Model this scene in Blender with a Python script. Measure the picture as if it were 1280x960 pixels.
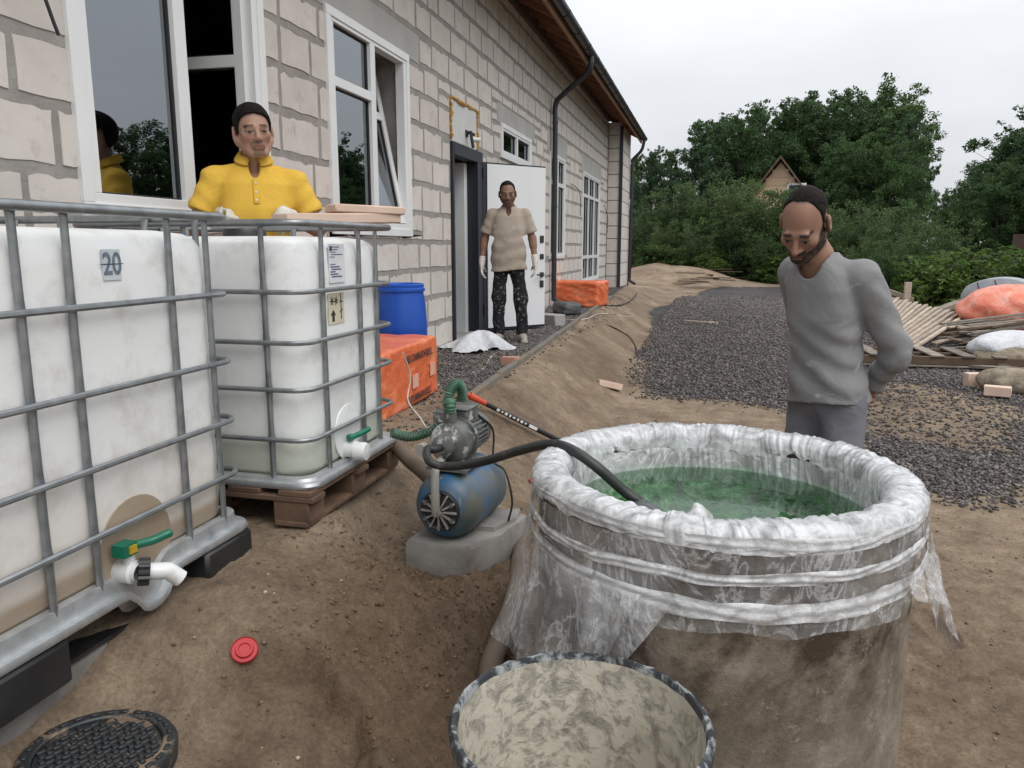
import bpy, bmesh, math, random
import numpy as np
from mathutils import Vector, Matrix
random.seed(7); RNG = np.random.default_rng(11)
PI = math.pi; R = math.radians
for o in list(bpy.data.objects): bpy.data.objects.remove(o)
S = bpy.context.scene; COL = S.collection

# ------------------------------------------------------------------ camera
CAM_F = 961.0; CAM_PITCH = R(10.1); CAM_YAW = R(14.4); CAM_H = 1.52
cam_d = bpy.data.cameras.new('camera'); cam = bpy.data.objects.new('camera', cam_d); COL.objects.link(cam)
cam.location = (0, 0, CAM_H); cam.rotation_euler = (PI/2 - CAM_PITCH, 0, CAM_YAW)
cam_d.sensor_fit = 'HORIZONTAL'; cam_d.sensor_width = 36.0; cam_d.lens = 36.0*CAM_F/1280
cam_d.clip_start = .05; cam_d.clip_end = 3000
S.camera = cam
S.render.resolution_x = 1024; S.render.resolution_y = 768

# ------------------------------------------------------------------ world: overcast sky
SUN_EL = R(52); SUN_AZ = R(128)
W = bpy.data.worlds.new('World'); S.world = W; W.use_nodes = True
nt = W.node_tree; nt.nodes.clear(); N = nt.nodes.new; L = nt.links.new
sky = N('ShaderNodeTexSky'); sky.sky_type = 'NISHITA'; sky.sun_disc = False
sky.sun_elevation = SUN_EL; sky.sun_rotation = SUN_AZ; sky.dust_density = 4; sky.air_density = 1.0
bg1 = N('ShaderNodeBackground'); bg1.inputs['Strength'].default_value = .08; L(sky.outputs[0], bg1.inputs[0])
tc = N('ShaderNodeTexCoord'); mp = N('ShaderNodeMapping'); mp.inputs['Scale'].default_value = (1, 1, 2.6)
L(tc.outputs['Generated'], mp.inputs[0])
nz = N('ShaderNodeTexNoise'); nz.inputs['Scale'].default_value = 2.4; nz.inputs['Detail'].default_value = 6; nz.inputs['Roughness'].default_value = .5
L(mp.outputs[0], nz.inputs['Vector'])
cr = N('ShaderNodeValToRGB'); cr.color_ramp.elements[0].position = .30; cr.color_ramp.elements[1].position = .68
cr.color_ramp.elements[0].color = (.75, .78, .82, 1); cr.color_ramp.elements[1].color = (.90, .92, .95, 1)
L(nz.outputs[0], cr.inputs[0])
# overcast skies are brighter overhead than at the horizon (CIE overcast law)
sx_ = N('ShaderNodeSeparateXYZ'); L(tc.outputs['Generated'], sx_.inputs[0])
zz_ = N('ShaderNodeMath'); zz_.operation = 'MAXIMUM'; L(sx_.outputs[2], zz_.inputs[0]); zz_.inputs[1].default_value = 0
st_ = N('ShaderNodeMath'); st_.operation = 'MULTIPLY_ADD'; L(zz_.outputs[0], st_.inputs[0]); st_.inputs[1].default_value = 1.25; st_.inputs[2].default_value = .86
bg2 = N('ShaderNodeBackground'); L(st_.outputs[0], bg2.inputs['Strength']); L(cr.outputs[0], bg2.inputs[0])
mx = N('ShaderNodeMixShader'); mx.inputs[0].default_value = .92
L(bg1.outputs[0], mx.inputs[1]); L(bg2.outputs[0], mx.inputs[2])
wo = N('ShaderNodeOutputWorld'); L(mx.outputs[0], wo.inputs[0])

# ------------------------------------------------------------------ sun behind cloud
sd = bpy.data.lights.new('sun', 'SUN'); sd.energy = 1.35; sd.angle = R(35); sd.color = (1, .97, .93)
so = bpy.data.objects.new('sun', sd); COL.objects.link(so)
_d = Vector((math.cos(SUN_EL)*math.sin(SUN_AZ), math.cos(SUN_EL)*math.cos(SUN_AZ), math.sin(SUN_EL)))
so.rotation_euler = _d.to_track_quat('Z', 'Y').to_euler(); so.location = (5, -5, 12)

S.view_settings.view_transform = 'Standard'; S.view_settings.look = 'None'
S.view_settings.exposure = 0.0; S.view_settings.gamma = 1.0; S.view_settings.use_curve_mapping = False

# ------------------------------------------------------------------ photo pixel -> place
_f0 = np.array([-math.sin(CAM_YAW), math.cos(CAM_YAW), 0]); _r = np.array([math.cos(CAM_YAW), math.sin(CAM_YAW), 0])
_fw = _f0*math.cos(CAM_PITCH) - np.array([0, 0, 1])*math.sin(CAM_PITCH); _up = np.cross(_r, _fw); _C = np.array([0, 0, CAM_H])
def ray(px, py): return _fw + _r*(px-640)/CAM_F - _up*(py-480)/CAM_F
def onz(px, py, z=0.): d = ray(px, py); return Vector(_C + d*(z-CAM_H)/d[2])
def onx(px, py, x): d = ray(px, py); return Vector(_C + d*x/d[0])
def ony(px, py, y): d = ray(px, py); return Vector(_C + d*y/d[1])
def atd(px, py, dep): return Vector(_C + ray(px, py)*dep)

# ------------------------------------------------------------------ numeric noise
_tab = RNG.random(65536)
def vnoise(x, y, seed=0):
    xi = np.floor(x).astype(np.int64); yi = np.floor(y).astype(np.int64); fx = x-xi; fy = y-yi
    fx = fx*fx*(3-2*fx); fy = fy*fy*(3-2*fy)
    h = lambda a, b: _tab[((a*73856093) ^ (b*19349663) ^ (seed*83492791)) & 65535]
    return (h(xi, yi)*(1-fx)+h(xi+1, yi)*fx)*(1-fy)+(h(xi, yi+1)*(1-fx)+h(xi+1, yi+1)*fx)*fy
def fbm(x, y, sc, octv=4, seed=0, gain=.5):
    x = np.asarray(x, float)*sc; y = np.asarray(y, float)*sc; a = 1.; t = 0.; n = 0.
    for k in range(octv):
        t = t + a*vnoise(x, y, seed+k); n += a; a *= gain; x = x*2.03+7.1; y = y*2.03+3.7
    return t/n-.5
def sstep(a, b, x): t = np.clip((np.asarray(x, float)-a)/(b-a), 0, 1); return t*t*(3-2*t)

# ------------------------------------------------------------------ objects, tags
def tag(o, label=None, cat=None, group=None, kind=None):
    if label: o['label'] = label
    if cat: o['category'] = cat
    if group: o['group'] = group
    if kind: o['kind'] = kind
    return o
def empty(name, loc=(0, 0, 0), rz=0, label=None, cat=None, group=None):
    o = bpy.data.objects.new(name, None); COL.objects.link(o); o.location = loc; o.rotation_euler = (0, 0, rz); o.empty_display_size = .1
    return tag(o, label, cat, group)
def copy_tree(o, parent=None):
    c = o.copy(); COL.objects.link(c); c.parent = parent
    for ch in list(o.children): copy_tree(ch, c)
    return c
def link_mesh(name, me, mat, parent=None):
    o = bpy.data.objects.new(name, me); COL.objects.link(o)
    if mat is not None and not me.materials: me.materials.append(MAT[mat] if isinstance(mat, str) else mat)
    o.parent = parent; return o
def np_mesh(name, v, f, mat=None, parent=None, smooth=True, col=None, link=True, sharp=None):
    """v (n,3), f (m,k) arrays -> one mesh object; col (n,3) optional vertex colour"""
    v = np.asarray(v, np.float32); f = np.asarray(f, np.int32); me = bpy.data.meshes.new(name)
    k = f.shape[1]; me.vertices.add(len(v)); me.vertices.foreach_set('co', v.ravel())
    me.loops.add(f.size); me.loops.foreach_set('vertex_index', f.ravel())
    me.polygons.add(len(f)); me.polygons.foreach_set('loop_start', np.arange(0, f.size, k, dtype=np.int32))
    me.polygons.foreach_set('loop_total', np.full(len(f), k, np.int32))
    me.update(calc_edges=True)
    if smooth:
        me.polygons.foreach_set('use_smooth', np.ones(len(f), bool))
        if sharp: me.set_sharp_from_angle(angle=R(sharp))
    if col is not None:
        a = me.color_attributes.new('col', 'FLOAT_COLOR', 'POINT')
        a.data.foreach_set('color', np.concatenate([np.asarray(col, np.float32), np.ones((len(v), 1), np.float32)], 1).ravel())
    if not link: 
        if mat: me.materials.append(MAT[mat])
        return me
    return link_mesh(name, me, mat, parent)

class MB:
    """collects faces, then builds one mesh"""
    def __init__(s): s.v = []; s.f = []
    def add(s, vs, fs):
        n = len(s.v); s.v += [tuple(p) for p in vs]; s.f += [tuple(i+n for i in f) for f in fs]; return s
    def box(s, c, d, rot=None):
        c = Vector(c); x, y, z = (k/2 for k in d)
        P = [Vector(p) for p in ((-x,-y,-z),(x,-y,-z),(x,y,-z),(-x,y,-z),(-x,-y,z),(x,-y,z),(x,y,z),(-x,y,z))]
        if rot is not None: P = [rot @ p for p in P]
        return s.add([c+p for p in P], [(3,2,1,0),(4,5,6,7),(0,1,5,4),(1,2,6,5),(2,3,7,6),(3,0,4,7)])
    def box2(s, a, b): return s.box([(p+q)/2 for p, q in zip(a, b)], [abs(q-p) for p, q in zip(a, b)])
    def bar(s, a, b, w, h, up=(0, 0, 1)):
        a = Vector(a); b = Vector(b); d = (b-a).normalized(); u = Vector(up); sd = d.cross(u)
        if sd.length < 1e-4: sd = d.cross(Vector((0, 1, 0)))
        sd.normalize(); u = sd.cross(d)
        return s.box((a+b)/2, ((b-a).length, w, h), Matrix((d, u.cross(d), u)).transposed())
    def tube(s, pts, r, n=8, closed=False, cap=True):
        pts = [Vector(p) for p in pts]; m = len(pts); rs = r if isinstance(r, (list, tuple, np.ndarray)) else [r]*m
        T = [(pts[(i+1) % m]-pts[i-1] if closed or 0 < i < m-1 else (pts[1]-pts[0] if i == 0 else pts[-1]-pts[-2])).normalized() for i in range(m)]
        u = T[0].orthogonal().normalized(); vs = []
        for i in range(m):
            u = (u-T[i]*u.dot(T[i])).normalized(); w = T[i].cross(u)
            vs += [pts[i]+(u*math.cos(2*PI*k/n)+w*math.sin(2*PI*k/n))*rs[i] for k in range(n)]
        fs = []
        for i in range(m if closed else m-1):
            a = i*n; b = ((i+1) % m)*n
            off = 0
            if closed and i == m-1:
                off = min(range(n), key=lambda q: (vs[a]-vs[b+q]).length)
            fs += [(a+k, a+(k+1) % n, b+(k+1+off) % n, b+(k+off) % n) for k in range(n)]
        if cap and not closed: fs += [tuple(range(n-1, -1, -1)), tuple((m-1)*n+k for k in range(n))]
        return s.add(vs, fs)
    def lathe(s, prof, n=32, c=(0, 0, 0), axis=None, cap=False):
        """prof: (r, h) pairs; axis: 3x3 matrix turning z to the wanted axis"""
        c = Vector(c); vs = []
        for r, h in prof:
            for k in range(n):
                p = Vector((r*math.cos(2*PI*k/n), r*math.sin(2*PI*k/n), h)); vs.append(c+(axis @ p if axis else p))
        fs = [(i*n+k, i*n+(k+1) % n, (i+1)*n+(k+1) % n, (i+1)*n+k) for i in range(len(prof)-1) for k in range(n)]
        if cap: fs += [tuple(range(n-1, -1, -1)), tuple((len(prof)-1)*n+k for k in range(n))]
        return s.add(vs, fs)
    def prism(s, poly, d, origin=(0, 0, 0), ax=(1, 0, 0), ay=(0, 0, 1)):
        """poly in the plane (ax, ay), pushed by d along ax x ay"""
        o = Vector(origin); ax = Vector(ax); ay = Vector(ay); az = ax.cross(ay); n = len(poly)
        vs = [o+ax*p[0]+ay*p[1] for p in poly]+[o+ax*p[0]+ay*p[1]+az*d for p in poly]
        return s.add(vs, [tuple(range(n-1, -1, -1)), tuple(range(n, 2*n))]+[(k, (k+1) % n, n+(k+1) % n, n+k) for k in range(n)])
    def ellipsoid(s, c, r, n=16, m=10, rot=None, noise=0, seed=0):
        c = Vector(c); vs = []; rn = random.Random(seed)
        for i in range(m+1):
            t = PI*i/m
            for k in range(n):
                p = 2*PI*k/n; q = Vector((r[0]*math.sin(t)*math.cos(p), r[1]*math.sin(t)*math.sin(p), r[2]*math.cos(t)))
                if noise: q *= 1+noise*(math.sin(3*p+seed)*math.sin(2*t+seed)+.6*math.sin(5*p+2*seed+3*t)+rn.uniform(-.5, .5)*(0 < i < m))
                vs.append(c+(rot @ q if rot else q))
        return s.add(vs, [(i*n+k, (i+1)*n+k, (i+1)*n+(k+1) % n, i*n+(k+1) % n) for i in range(m) for k in range(n)])
    def mesh(s, name, bevel=0, smooth=True, sharp=40, weld=False):
        me = bpy.data.meshes.new(name); me.from_pydata(s.v, [], s.f)
        if bevel or weld:
            bm = bmesh.new(); bm.from_mesh(me)
            if weld: bmesh.ops.remove_doubles(bm, verts=bm.verts, dist=1e-4)
            if bevel: bmesh.ops.bevel(bm, geom=[e for e in bm.edges if len(e.link_faces) == 2 and e.calc_face_angle(0) > .6], offset=bevel, segments=1, profile=.6, affect='EDGES')
            bm.to_mesh(me); bm.free()
        me.update()
        if smooth:
            me.polygons.foreach_set('use_smooth', np.ones(len(me.polygons), bool)); me.set_sharp_from_angle(angle=R(sharp))
        return me
    def build(s, name, mat, parent=None, bevel=0, smooth=True, sharp=40, weld=False):
        return link_mesh(name, s.mesh(name, bevel, smooth, sharp, weld), mat, parent)
def rz3(a): return Matrix.Rotation(a, 3, 'Z')
def spline(pts, n=12):
    """Catmull-Rom through pts"""
    P = [Vector(p) for p in pts]; P = [P[0]*2-P[1]]+P+[P[-1]*2-P[-2]]; out = []
    for i in range(1, len(P)-2):
        for k in range(n):
            t = k/n; a, b, c, d = P[i-1:i+3]
            out.append(.5*((2*b)+(c-a)*t+(2*a-5*b+4*c-d)*t*t+(3*b-a-3*c+d)*t**3))
    return out+[P[-2]]
def text_mesh(txt, size, name, mat, parent, M4, bold=0.0, extrude=.0004):
    cu = bpy.data.curves.new(name, 'FONT'); cu.body = txt; cu.size = size; cu.align_x = 'CENTER'; cu.align_y = 'CENTER'; cu.extrude = extrude; cu.offset = bold
    t = bpy.data.objects.new(name+'_tmp', cu); COL.objects.link(t)
    bpy.context.view_layer.update()
    me = bpy.data.meshes.new_from_object(t.evaluated_get(bpy.context.evaluated_depsgraph_get()))
    bpy.data.objects.remove(t); me.transform(M4)
    me.materials.clear(); return link_mesh(name, me, mat, parent)
def frame4(o, ax, ay):
    """4x4 with x -> ax, y -> ay, z -> ax x ay, at o"""
    ax = Vector(ax).normalized(); ay = Vector(ay).normalized(); az = ax.cross(ay)
    m = Matrix((ax, ay, az)).transposed().to_4x4(); m.translation = Vector(o); return m
# ------------------------------------------------------------------ materials
MAT = {}
class NT:
    def __init__(s, name):
        m = bpy.data.materials.new(name); m.use_nodes = True; s.m = m; s.t = m.node_tree; s.t.nodes.clear(); MAT[name] = m
        s.out = s.n('ShaderNodeOutputMaterial'); s.p = s.n('ShaderNodeBsdfPrincipled'); s.l(s.p.outputs[0], s.out.inputs[0])
        s.co = s.n('ShaderNodeTexCoord').outputs['Object']
    def n(s, t, **k):
        x = s.t.nodes.new(t)
        for a, b in k.items(): setattr(x, a, b)
        return x
    def l(s, a, b): s.t.links.new(a, b)
    def set(s, **k):
        for a, b in k.items():
            i = s.p.inputs[a.replace('_', ' ')]
            if hasattr(b, 'links'): s.l(b, i)
            else: i.default_value = (*b, 1) if isinstance(b, tuple) and len(b) == 3 else b
        return s
    def noise(s, scale, detail=5, rough=.55, dist=0, vec=None, stretch=None):
        v = vec or s.co
        if stretch: mpn = s.n('ShaderNodeMapping'); mpn.inputs['Scale'].default_value = stretch; s.l(v, mpn.inputs[0]); v = mpn.outputs[0]
        x = s.n('ShaderNodeTexNoise'); s.l(v, x.inputs['Vector'])
        for a, b in (('Scale', scale), ('Detail', detail), ('Roughness', rough), ('Distortion', dist)): x.inputs[a].default_value = b
        return x.outputs[0]
    def voro(s, scale, feature='F1', out='Distance', vec=None):
        x = s.n('ShaderNodeTexVoronoi', feature=feature); x.inputs['Scale'].default_value = scale; s.l(vec or s.co, x.inputs['Vector']); return x.outputs[out]
    def ramp(s, f, stops):
        x = s.n('ShaderNodeValToRGB'); s.l(f, x.inputs[0]); e = x.color_ramp.elements
        while len(e) < len(stops): e.new(.5)
        for i, (p, c) in enumerate(stops):
            e[i].position = p; e[i].color = (*c, 1) if isinstance(c, tuple) else (c, c, c, 1)
        return x.outputs[0]
    def mix(s, f, a, b, mode='MIX'):
        x = s.n('ShaderNodeMix', data_type='RGBA', blend_type=mode); 
        for i, q in ((0, f), (6, a), (7, b)):
            if hasattr(q, 'links'): s.l(q, x.inputs[i])
            else: x.inputs[i].default_value = (*q, 1) if isinstance(q, tuple) else q
        return x.outputs[2]
    def math(s, op, a, b=0., c=None):
        x = s.n('ShaderNodeMath', operation=op)
        for i, q in enumerate((a, b) if c is None else (a, b, c)):
            if hasattr(q, 'links'): s.l(q, x.inputs[i])
            else: x.inputs[i].default_value = q
        return x.outputs[0]
    def attr(s, name, out='Color'): x = s.n('ShaderNodeAttribute'); x.attribute_name = name; return x.outputs[out]
    def rand(s): return s.n('ShaderNodeObjectInfo').outputs['Random']
    def sep(s, vec=None): x = s.n('ShaderNodeSeparateXYZ'); s.l(vec or s.co, x.inputs[0]); return x.outputs
    def bump(s, h, strength=.5, dist=.01):
        x = s.n('ShaderNodeBump'); x.inputs['Strength'].default_value = strength; x.inputs['Distance'].default_value = dist; s.l(h, x.inputs['Height'])
        s.l(x.outputs[0], s.p.inputs['Normal']); return s
def simple(name, c1, c2=None, sc=8, rough=.7, metal=0., bump=0., bsc=60, bd=.004, var=.0, lo=.35, hi=.65, spec=.5, stretch=None, dirt=None, dsc=6, dlo=.55, dhi=.7):
    m = NT(name); c2 = c2 or tuple(k*.8 for k in c1)
    col = m.ramp(m.noise(sc, stretch=stretch), [(lo, c1), (hi, c2)])
    if dirt: col = m.mix(m.ramp(m.noise(dsc, 7, .65), [(dlo, 0.), (dhi, 1.)]), col, dirt)
    if var: col = m.mix(1., col, m.ramp(m.rand(), [(0., 1-var), (1., 1+var)]), 'MULTIPLY')
    m.set(Base_Color=col, Roughness=rough, Metallic=metal); m.p.inputs['Specular IOR Level'].default_value = spec
    if bump: m.bump(m.noise(bsc, 6, .65), bump, bd)
    return m
simple('block', (.61, .565, .525), (.55, .505, .468), 5, .95, bump=.35, bsc=90, bd=.003, var=.05, spec=.15, dirt=(.43, .39, .355), dsc=9, dlo=.58, dhi=.75)
simple('mortar', (.27, .25, .23), (.335, .315, .29), 7, .95, bump=.7, bsc=50, bd=.008, spec=.15)
simple('lintel', (.42, .41, .39), (.36, .355, .34), 3, .9, bump=.25, bsc=60, bd=.003, spec=.2)
simple('pvc', (.74, .75, .75), (.70, .71, .71), 3, .35)
simple('seal', (.03, .03, .032), None, 5, .6)
simple('dark_metal', (.03, .032, .038), (.022, .024, .03), 6, .38)
simple('navy_metal', (.018, .021, .032), (.014, .016, .024), 6, .5)
simple('door_white', (.73, .74, .75), (.69, .70, .72), 2, .4)
simple('wood_soffit', (.30, .155, .085), (.20, .10, .055), 6, .75, stretch=(1, 12, 1), bump=.3, bsc=30, var=.18)
simple('wood_dark', (.12, .075, .045), (.075, .048, .03), 5, .8, var=.2, bump=.3, bsc=40)
simple('wood_pale', (.46, .38, .30), (.33, .265, .20), 6, .85, var=.2, bump=.4, bsc=40, dirt=(.2, .165, .13), dsc=5)
simple('wood_grey', (.25, .215, .18), (.15, .125, .10), 8, .9, var=.25, bump=.4, bsc=40)
simple('pallet_wood', (.17, .10, .065), (.09, .055, .035), 8, .85, var=.25, bump=.4, bsc=40)
simple('roof_metal', (.045, .047, .05), (.03, .032, .034), 4, .45)
simple('galv_bright', (.56, .58, .59), (.42, .44, .45), 18, .4, metal=.6, bump=.08, bsc=50, dirt=(.26, .25, .24), dsc=9, dlo=.6, dhi=.8)
simple('galv', (.34, .355, .365), (.24, .255, .265), 18, .42, metal=.75, bump=.08, bsc=50, dirt=(.16, .155, .15), dsc=9, dlo=.6, dhi=.8)
simple('black_plastic', (.016, .017, .018), (.028, .028, .028), 7, .42, bump=.15, bsc=40, dirt=(.11, .09, .07), dsc=7, dlo=.6, dhi=.8)
simple('manhole_plastic', (.016, .018, .02), (.03, .032, .034), 9, .5, bump=.3, bsc=50, dirt=(.20, .15, .105), dsc=11, dlo=.5, dhi=.62)
simple('white_plastic', (.72, .73, .72), (.66, .67, .66), 6, .35, dirt=(.5, .46, .4), dsc=12, dlo=.6, dhi=.8)
simple('green_plastic', (.008, .17, .10), (.006, .13, .075), 6, .35)
simple('yellow_plastic', (.55, .35, .02), None, 6, .4)
simple('blue_plastic', (.010, .085, .46), (.009, .07, .38), 2, .38, bump=.05, bsc=8)
simple('red_plastic', (.45, .02, .025), (.38, .015, .02), 8, .4)
simple('grip_red', (.62, .075, .035), (.52, .06, .03), 8, .45)
simple('concrete', (.27, .255, .235), (.19, .18, .165), 7, .92, bump=.6, bsc=35, bd=.006, dirt=(.15, .12, .09), dsc=4)
simple('kerb', (.19, .175, .15), (.13, .115, .095), 6, .92, bump=.6, bsc=40, bd=.006, dirt=(.22, .165, .105), dsc=3, dlo=.5)
simple('aggregate_light', (.36, .35, .335), (.30, .29, .28), 6, .92, bump=.5, bsc=60, bd=.004)
simple('pink_block', (.66, .50, .40), (.58, .43, .34), 5, .92, bump=.3, bsc=60, bd=.003, var=.05)
simple('brick_red', (.50, .27, .2), (.42, .22, .16), 7, .92, bump=.5, bsc=60, bd=.004, dirt=(.5, .4, .33), dsc=12)
simple('rubber', (.017, .017, .018), (.03, .03, .03), 9, .45, bump=.15, bsc=60, dirt=(.16, .155, .15), dsc=14, dlo=.62, dhi=.8)
simple('rubber_clean', (.014, .014, .015), None, 9, .5)
simple('cable_white', (.6, .57, .5), (.45, .41, .34), 9, .6)
simple('hose_brown', (.17, .125, .088), (.115, .085, .06), 8, .7, bump=.3, bsc=60, dirt=(.24, .18, .12), dsc=5)
simple('hose_green', (.045, .15, .085), (.06, .11, .075), 9, .5, dirt=(.2, .19, .16), dsc=12)
simple('hose_greygreen', (.16, .18, .14), (.11, .12, .095), 9, .6)
simple('cast_dirty', (.045, .048, .045), (.13, .135, .125), 14, .55, bump=.6, bsc=50, dirt=(.46, .46, .44), dsc=13, dlo=.52, dhi=.60)
simple('motor_grey', (.20, .205, .195), (.10, .105, .10), 12, .6, metal=.2, dirt=(.4, .4, .38), dsc=14, dlo=.58, dhi=.66)
simple('steel_plate', (.46, .44, .41), (.34, .32, .29), 10, .5, metal=.25)
simple('sack_white', (.66, .67, .69), (.52, .53, .56), 9, .6, bump=.9, bsc=7, bd=.06)
simple('sack_dark', (.10, .105, .11), (.05, .052, .055), 6, .5, bump=.4, bsc=16, bd=.02)
simple('sack_tan', (.32, .27, .20), (.17, .135, .095), 9, .85, bump=.9, bsc=9, bd=.05)
simple('mattress', (.36, .375, .40), (.29, .30, .325), 4, .85, bump=.3, bsc=12, bd=.02)
simple('gable_wood', (.52, .37, .25), (.44, .31, .21), 3, .8)
simple('fence_brown', (.06, .028, .022), (.045, .02, .017), 2, .6)
simple('fence_red', (.10, .022, .018), (.075, .018, .015), 2, .55)
simple('shed_roof', (.42, .43, .44), None, 2, .6)
simple('bark', (.13, .115, .10), (.08, .07, .06), 12, .9)
simple('bark_pale', (.26, .25, .23), (.11, .10, .09), 14, .85)
simple('foam_yellow', (.50, .30, .07), (.36, .19, .04), 30, .9, bump=.8, bsc=60, bd=.01)
simple('patch_white', (.58, .58, .57), (.53, .53, .52), 4, .8)
simple('room_dark', (.46, .45, .42), (.38, .37, .35), 2, .9)
simple('print_black', (.03, .03, .032), None, 9, .8)
simple('print_blue', (.08, .1, .2), None, 9, .8)
simple('print_white', (.75, .75, .73), None, 9, .7)
simple('paper_yellow', (.66, .62, .47), (.58, .53, .38), 6, .7)
simple('paper_white', (.74, .75, .78), None, 6, .6)
# galvanised bars, plaster, leaf etc.
m = NT('orange_wrap')
fold = m.noise(5, 6, .6, .8, stretch=(1, 1, 2.2))
m.set(Base_Color=m.ramp(fold, [(.3, (.66, .125, .045)), (.55, (.74, .175, .065)), (.75, (.82, .34, .2))]), Roughness=.35); m.bump(m.noise(7, 7, .6, 1.2), .7, .03)
m = NT('orange_bag'); m.set(Base_Color=m.ramp(m.noise(4, 6, .6, .8), [(.3, (.62, .13, .07)), (.5, (.70, .21, .13)), (.7, (.74, .40, .31))]), Roughness=.4); m.bump(m.noise(6, 7, .6, 1.2), .6, .05)
m = NT('tank_sediment')      # thin HDPE, brown settled water shows through its lower part
zz = m.sep()[2]; lev = m.math('ADD', zz, m.math('MULTIPLY', m.noise(3, 3), .03))
c = m.ramp(m.math('MULTIPLY_ADD', lev, 1., .0), [(.16, (.30, .235, .165)), (.262, (.37, .30, .225)), (.285, (.60, .555, .49)), (.40, (.71, .685, .65)), (.6, (.76, .76, .745)), (1., (.80, .805, .80))])
m.set(Base_Color=m.mix(m.ramp(m.noise(7, 6, .7), [(.5, 0.), (.8, .6)]), c, (.40, .36, .30)), Roughness=.42); m.p.inputs['Subsurface Weight'].default_value = .0; m.bump(m.noise(3.5, 3), .25, .02)
m = NT('tank_clear')
lev = m.math('ADD', m.sep()[2], m.math('MULTIPLY', m.noise(3, 3), .03))
c = m.ramp(lev, [(.12, (.46, .48, .38)), (.30, (.60, .63, .55)), (.36, (.76, .775, .755)), (1., (.80, .81, .805))])
m.set(Base_Color=m.mix(m.ramp(m.noise(9, 6, .7), [(.52, 0.), (.8, .55)]), c, (.40, .385, .32)), Roughness=.4); m.bump(m.noise(3.5, 3), .25, .02)
m = NT('blue_tank')          # paint worn, splashed with cement
c = m.mix(m.ramp(m.noise(5, 5, .6), [(.42, 0.), (.6, 1.)]), (.02, .115, .26), (.03, .085, .085))
c = m.mix(m.ramp(m.noise(9, 7, .72, .6, stretch=(1, 1, .35)), [(.56, 0.), (.66, 1.)]), c, (.43, .43, .41))
c = m.mix(m.ramp(m.noise(4.2, 6, .65), [(.44, 0.), (.62, .85)]), c, (.125, .12, .09))
m.set(Base_Color=c, Roughness=.45); m.bump(m.noise(30, 6), .15, .004)
m = NT('concrete_ring')
c = m.ramp(m.noise(6, 10, .72), [(.28, (.125, .097, .068)), (.5, (.225, .183, .138)), (.7, (.35, .30, .235))])
zz = m.sep()[2]
st = m.math('MULTIPLY', m.ramp(m.noise(2.6, 10, .70, .5, stretch=(1, 1, .8)), [(.44, 0.), (.56, 1.)]), m.ramp(zz, [(.30, .2), (.56, 1.), (.8, .9)]))
c = m.mix(st, c, (.05, .03, .018)); c = m.mix(m.ramp(m.noise(21, 8, .75), [(.58, 0.), (.68, .6)]), c, (.40, .36, .30)); c = m.mix(m.ramp(m.noise(45, 4, .7), [(.62, 0.), (.7, .6)]), c, (.06, .04, .03))
m.set(Base_Color=c, Roughness=.85); m.bump(m.noise(24, 9, .75), .9, .010)
m = NT('plaster_crust')      # dried plaster, tub showing through in scrapes
g = m.noise(17, 9, .74, .9); g2 = m.noise(30, 6, .7, .5, stretch=(1, .4, 1))
msk = m.ramp(m.math('ADD', m.math('MULTIPLY', g, .65), m.math('MULTIPLY', g2, .35)), [(.49, 0.), (.62, 1.)])
m.set(Base_Color=m.mix(msk, m.ramp(m.noise(4, 5), [(.3, (.53, .49, .41)), (.7, (.44, .40, .33))]), (.22, .205, .175)), Roughness=.9)
m.bump(m.math('ADD', m.noise(12, 7, .65, .5), m.math('MULTIPLY', msk, -.35)), .8, .012)
m = NT('tub_rim'); msk = m.ramp(m.noise(18, 7, .7, .5), [(.48, 0.), (.58, 1.)])
m.set(Base_Color=m.mix(msk, (.03, .035, .04), (.33, .345, .35)), Roughness=.6); m.bump(m.noise(30, 6, .7), .5, .006)
m = NT('film_white')         # many layers of bunched film
m.set(Base_Color=m.ramp(m.noise(9, 4, .5, .6), [(.3, (.72, .73, .74)), (.7, (.55, .56, .57))]), Roughness=.16)
m.p.inputs['Alpha'].default_value = 1.
tr = m.n('ShaderNodeBsdfTransparent'); ms = m.n('ShaderNodeMixShader')
m.l(m.ramp(m.noise(13, 6, .64, 1.4), [(.34, .42), (.58, .96)]), ms.inputs[0]); m.l(tr.outputs[0], ms.inputs[1]); m.l(m.p.outputs[0], ms.inputs[2]); m.l(ms.outputs[0], m.out.inputs[0])
m.bump(m.noise(16, 6, .6, 1.3), .7, .010)
m = NT('film_clear')         # single sheet: see-through with milky folds
m.set(Base_Color=(.74, .75, .76), Roughness=.12)
tr = m.n('ShaderNodeBsdfTransparent'); ms = m.n('ShaderNodeMixShader')
w1 = m.ramp(m.noise(6, 7, .62, 2.2, stretch=(1, 1, .55)), [(.47, 0.), (.505, 1.), (.54, 0.)])
w2 = m.ramp(m.noise(3.2, 5, .6, 1.2), [(.4, .0), (.75, 1.)])
fac = m.math('ADD', m.math('MULTIPLY', w1, .34), m.math('MULTIPLY_ADD', w2, .34, .11))
fac = m.math('MINIMUM', m.math('ADD', fac, m.attr('lay', 'Fac')), 1.)
m.l(fac, ms.inputs[0]); m.l(tr.outputs[0], ms.inputs[1]); m.l(m.p.outputs[0], ms.inputs[2]); m.l(ms.outputs[0], m.out.inputs[0])
m.bump(m.noise(8, 7, .6, 1.6), .8, .02)
m = NT('glass')
gl = m.n('ShaderNodeBsdfGlossy'); gl.inputs['Roughness'].default_value = .01; gl.inputs['Color'].default_value = (.9, .95, 1, 1)
tr = m.n('ShaderNodeBsdfTransparent'); tr.inputs[0].default_value = (.72, .78, .78, 1); fr = m.n('ShaderNodeFresnel'); fr.inputs[0].default_value = 3.4
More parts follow.
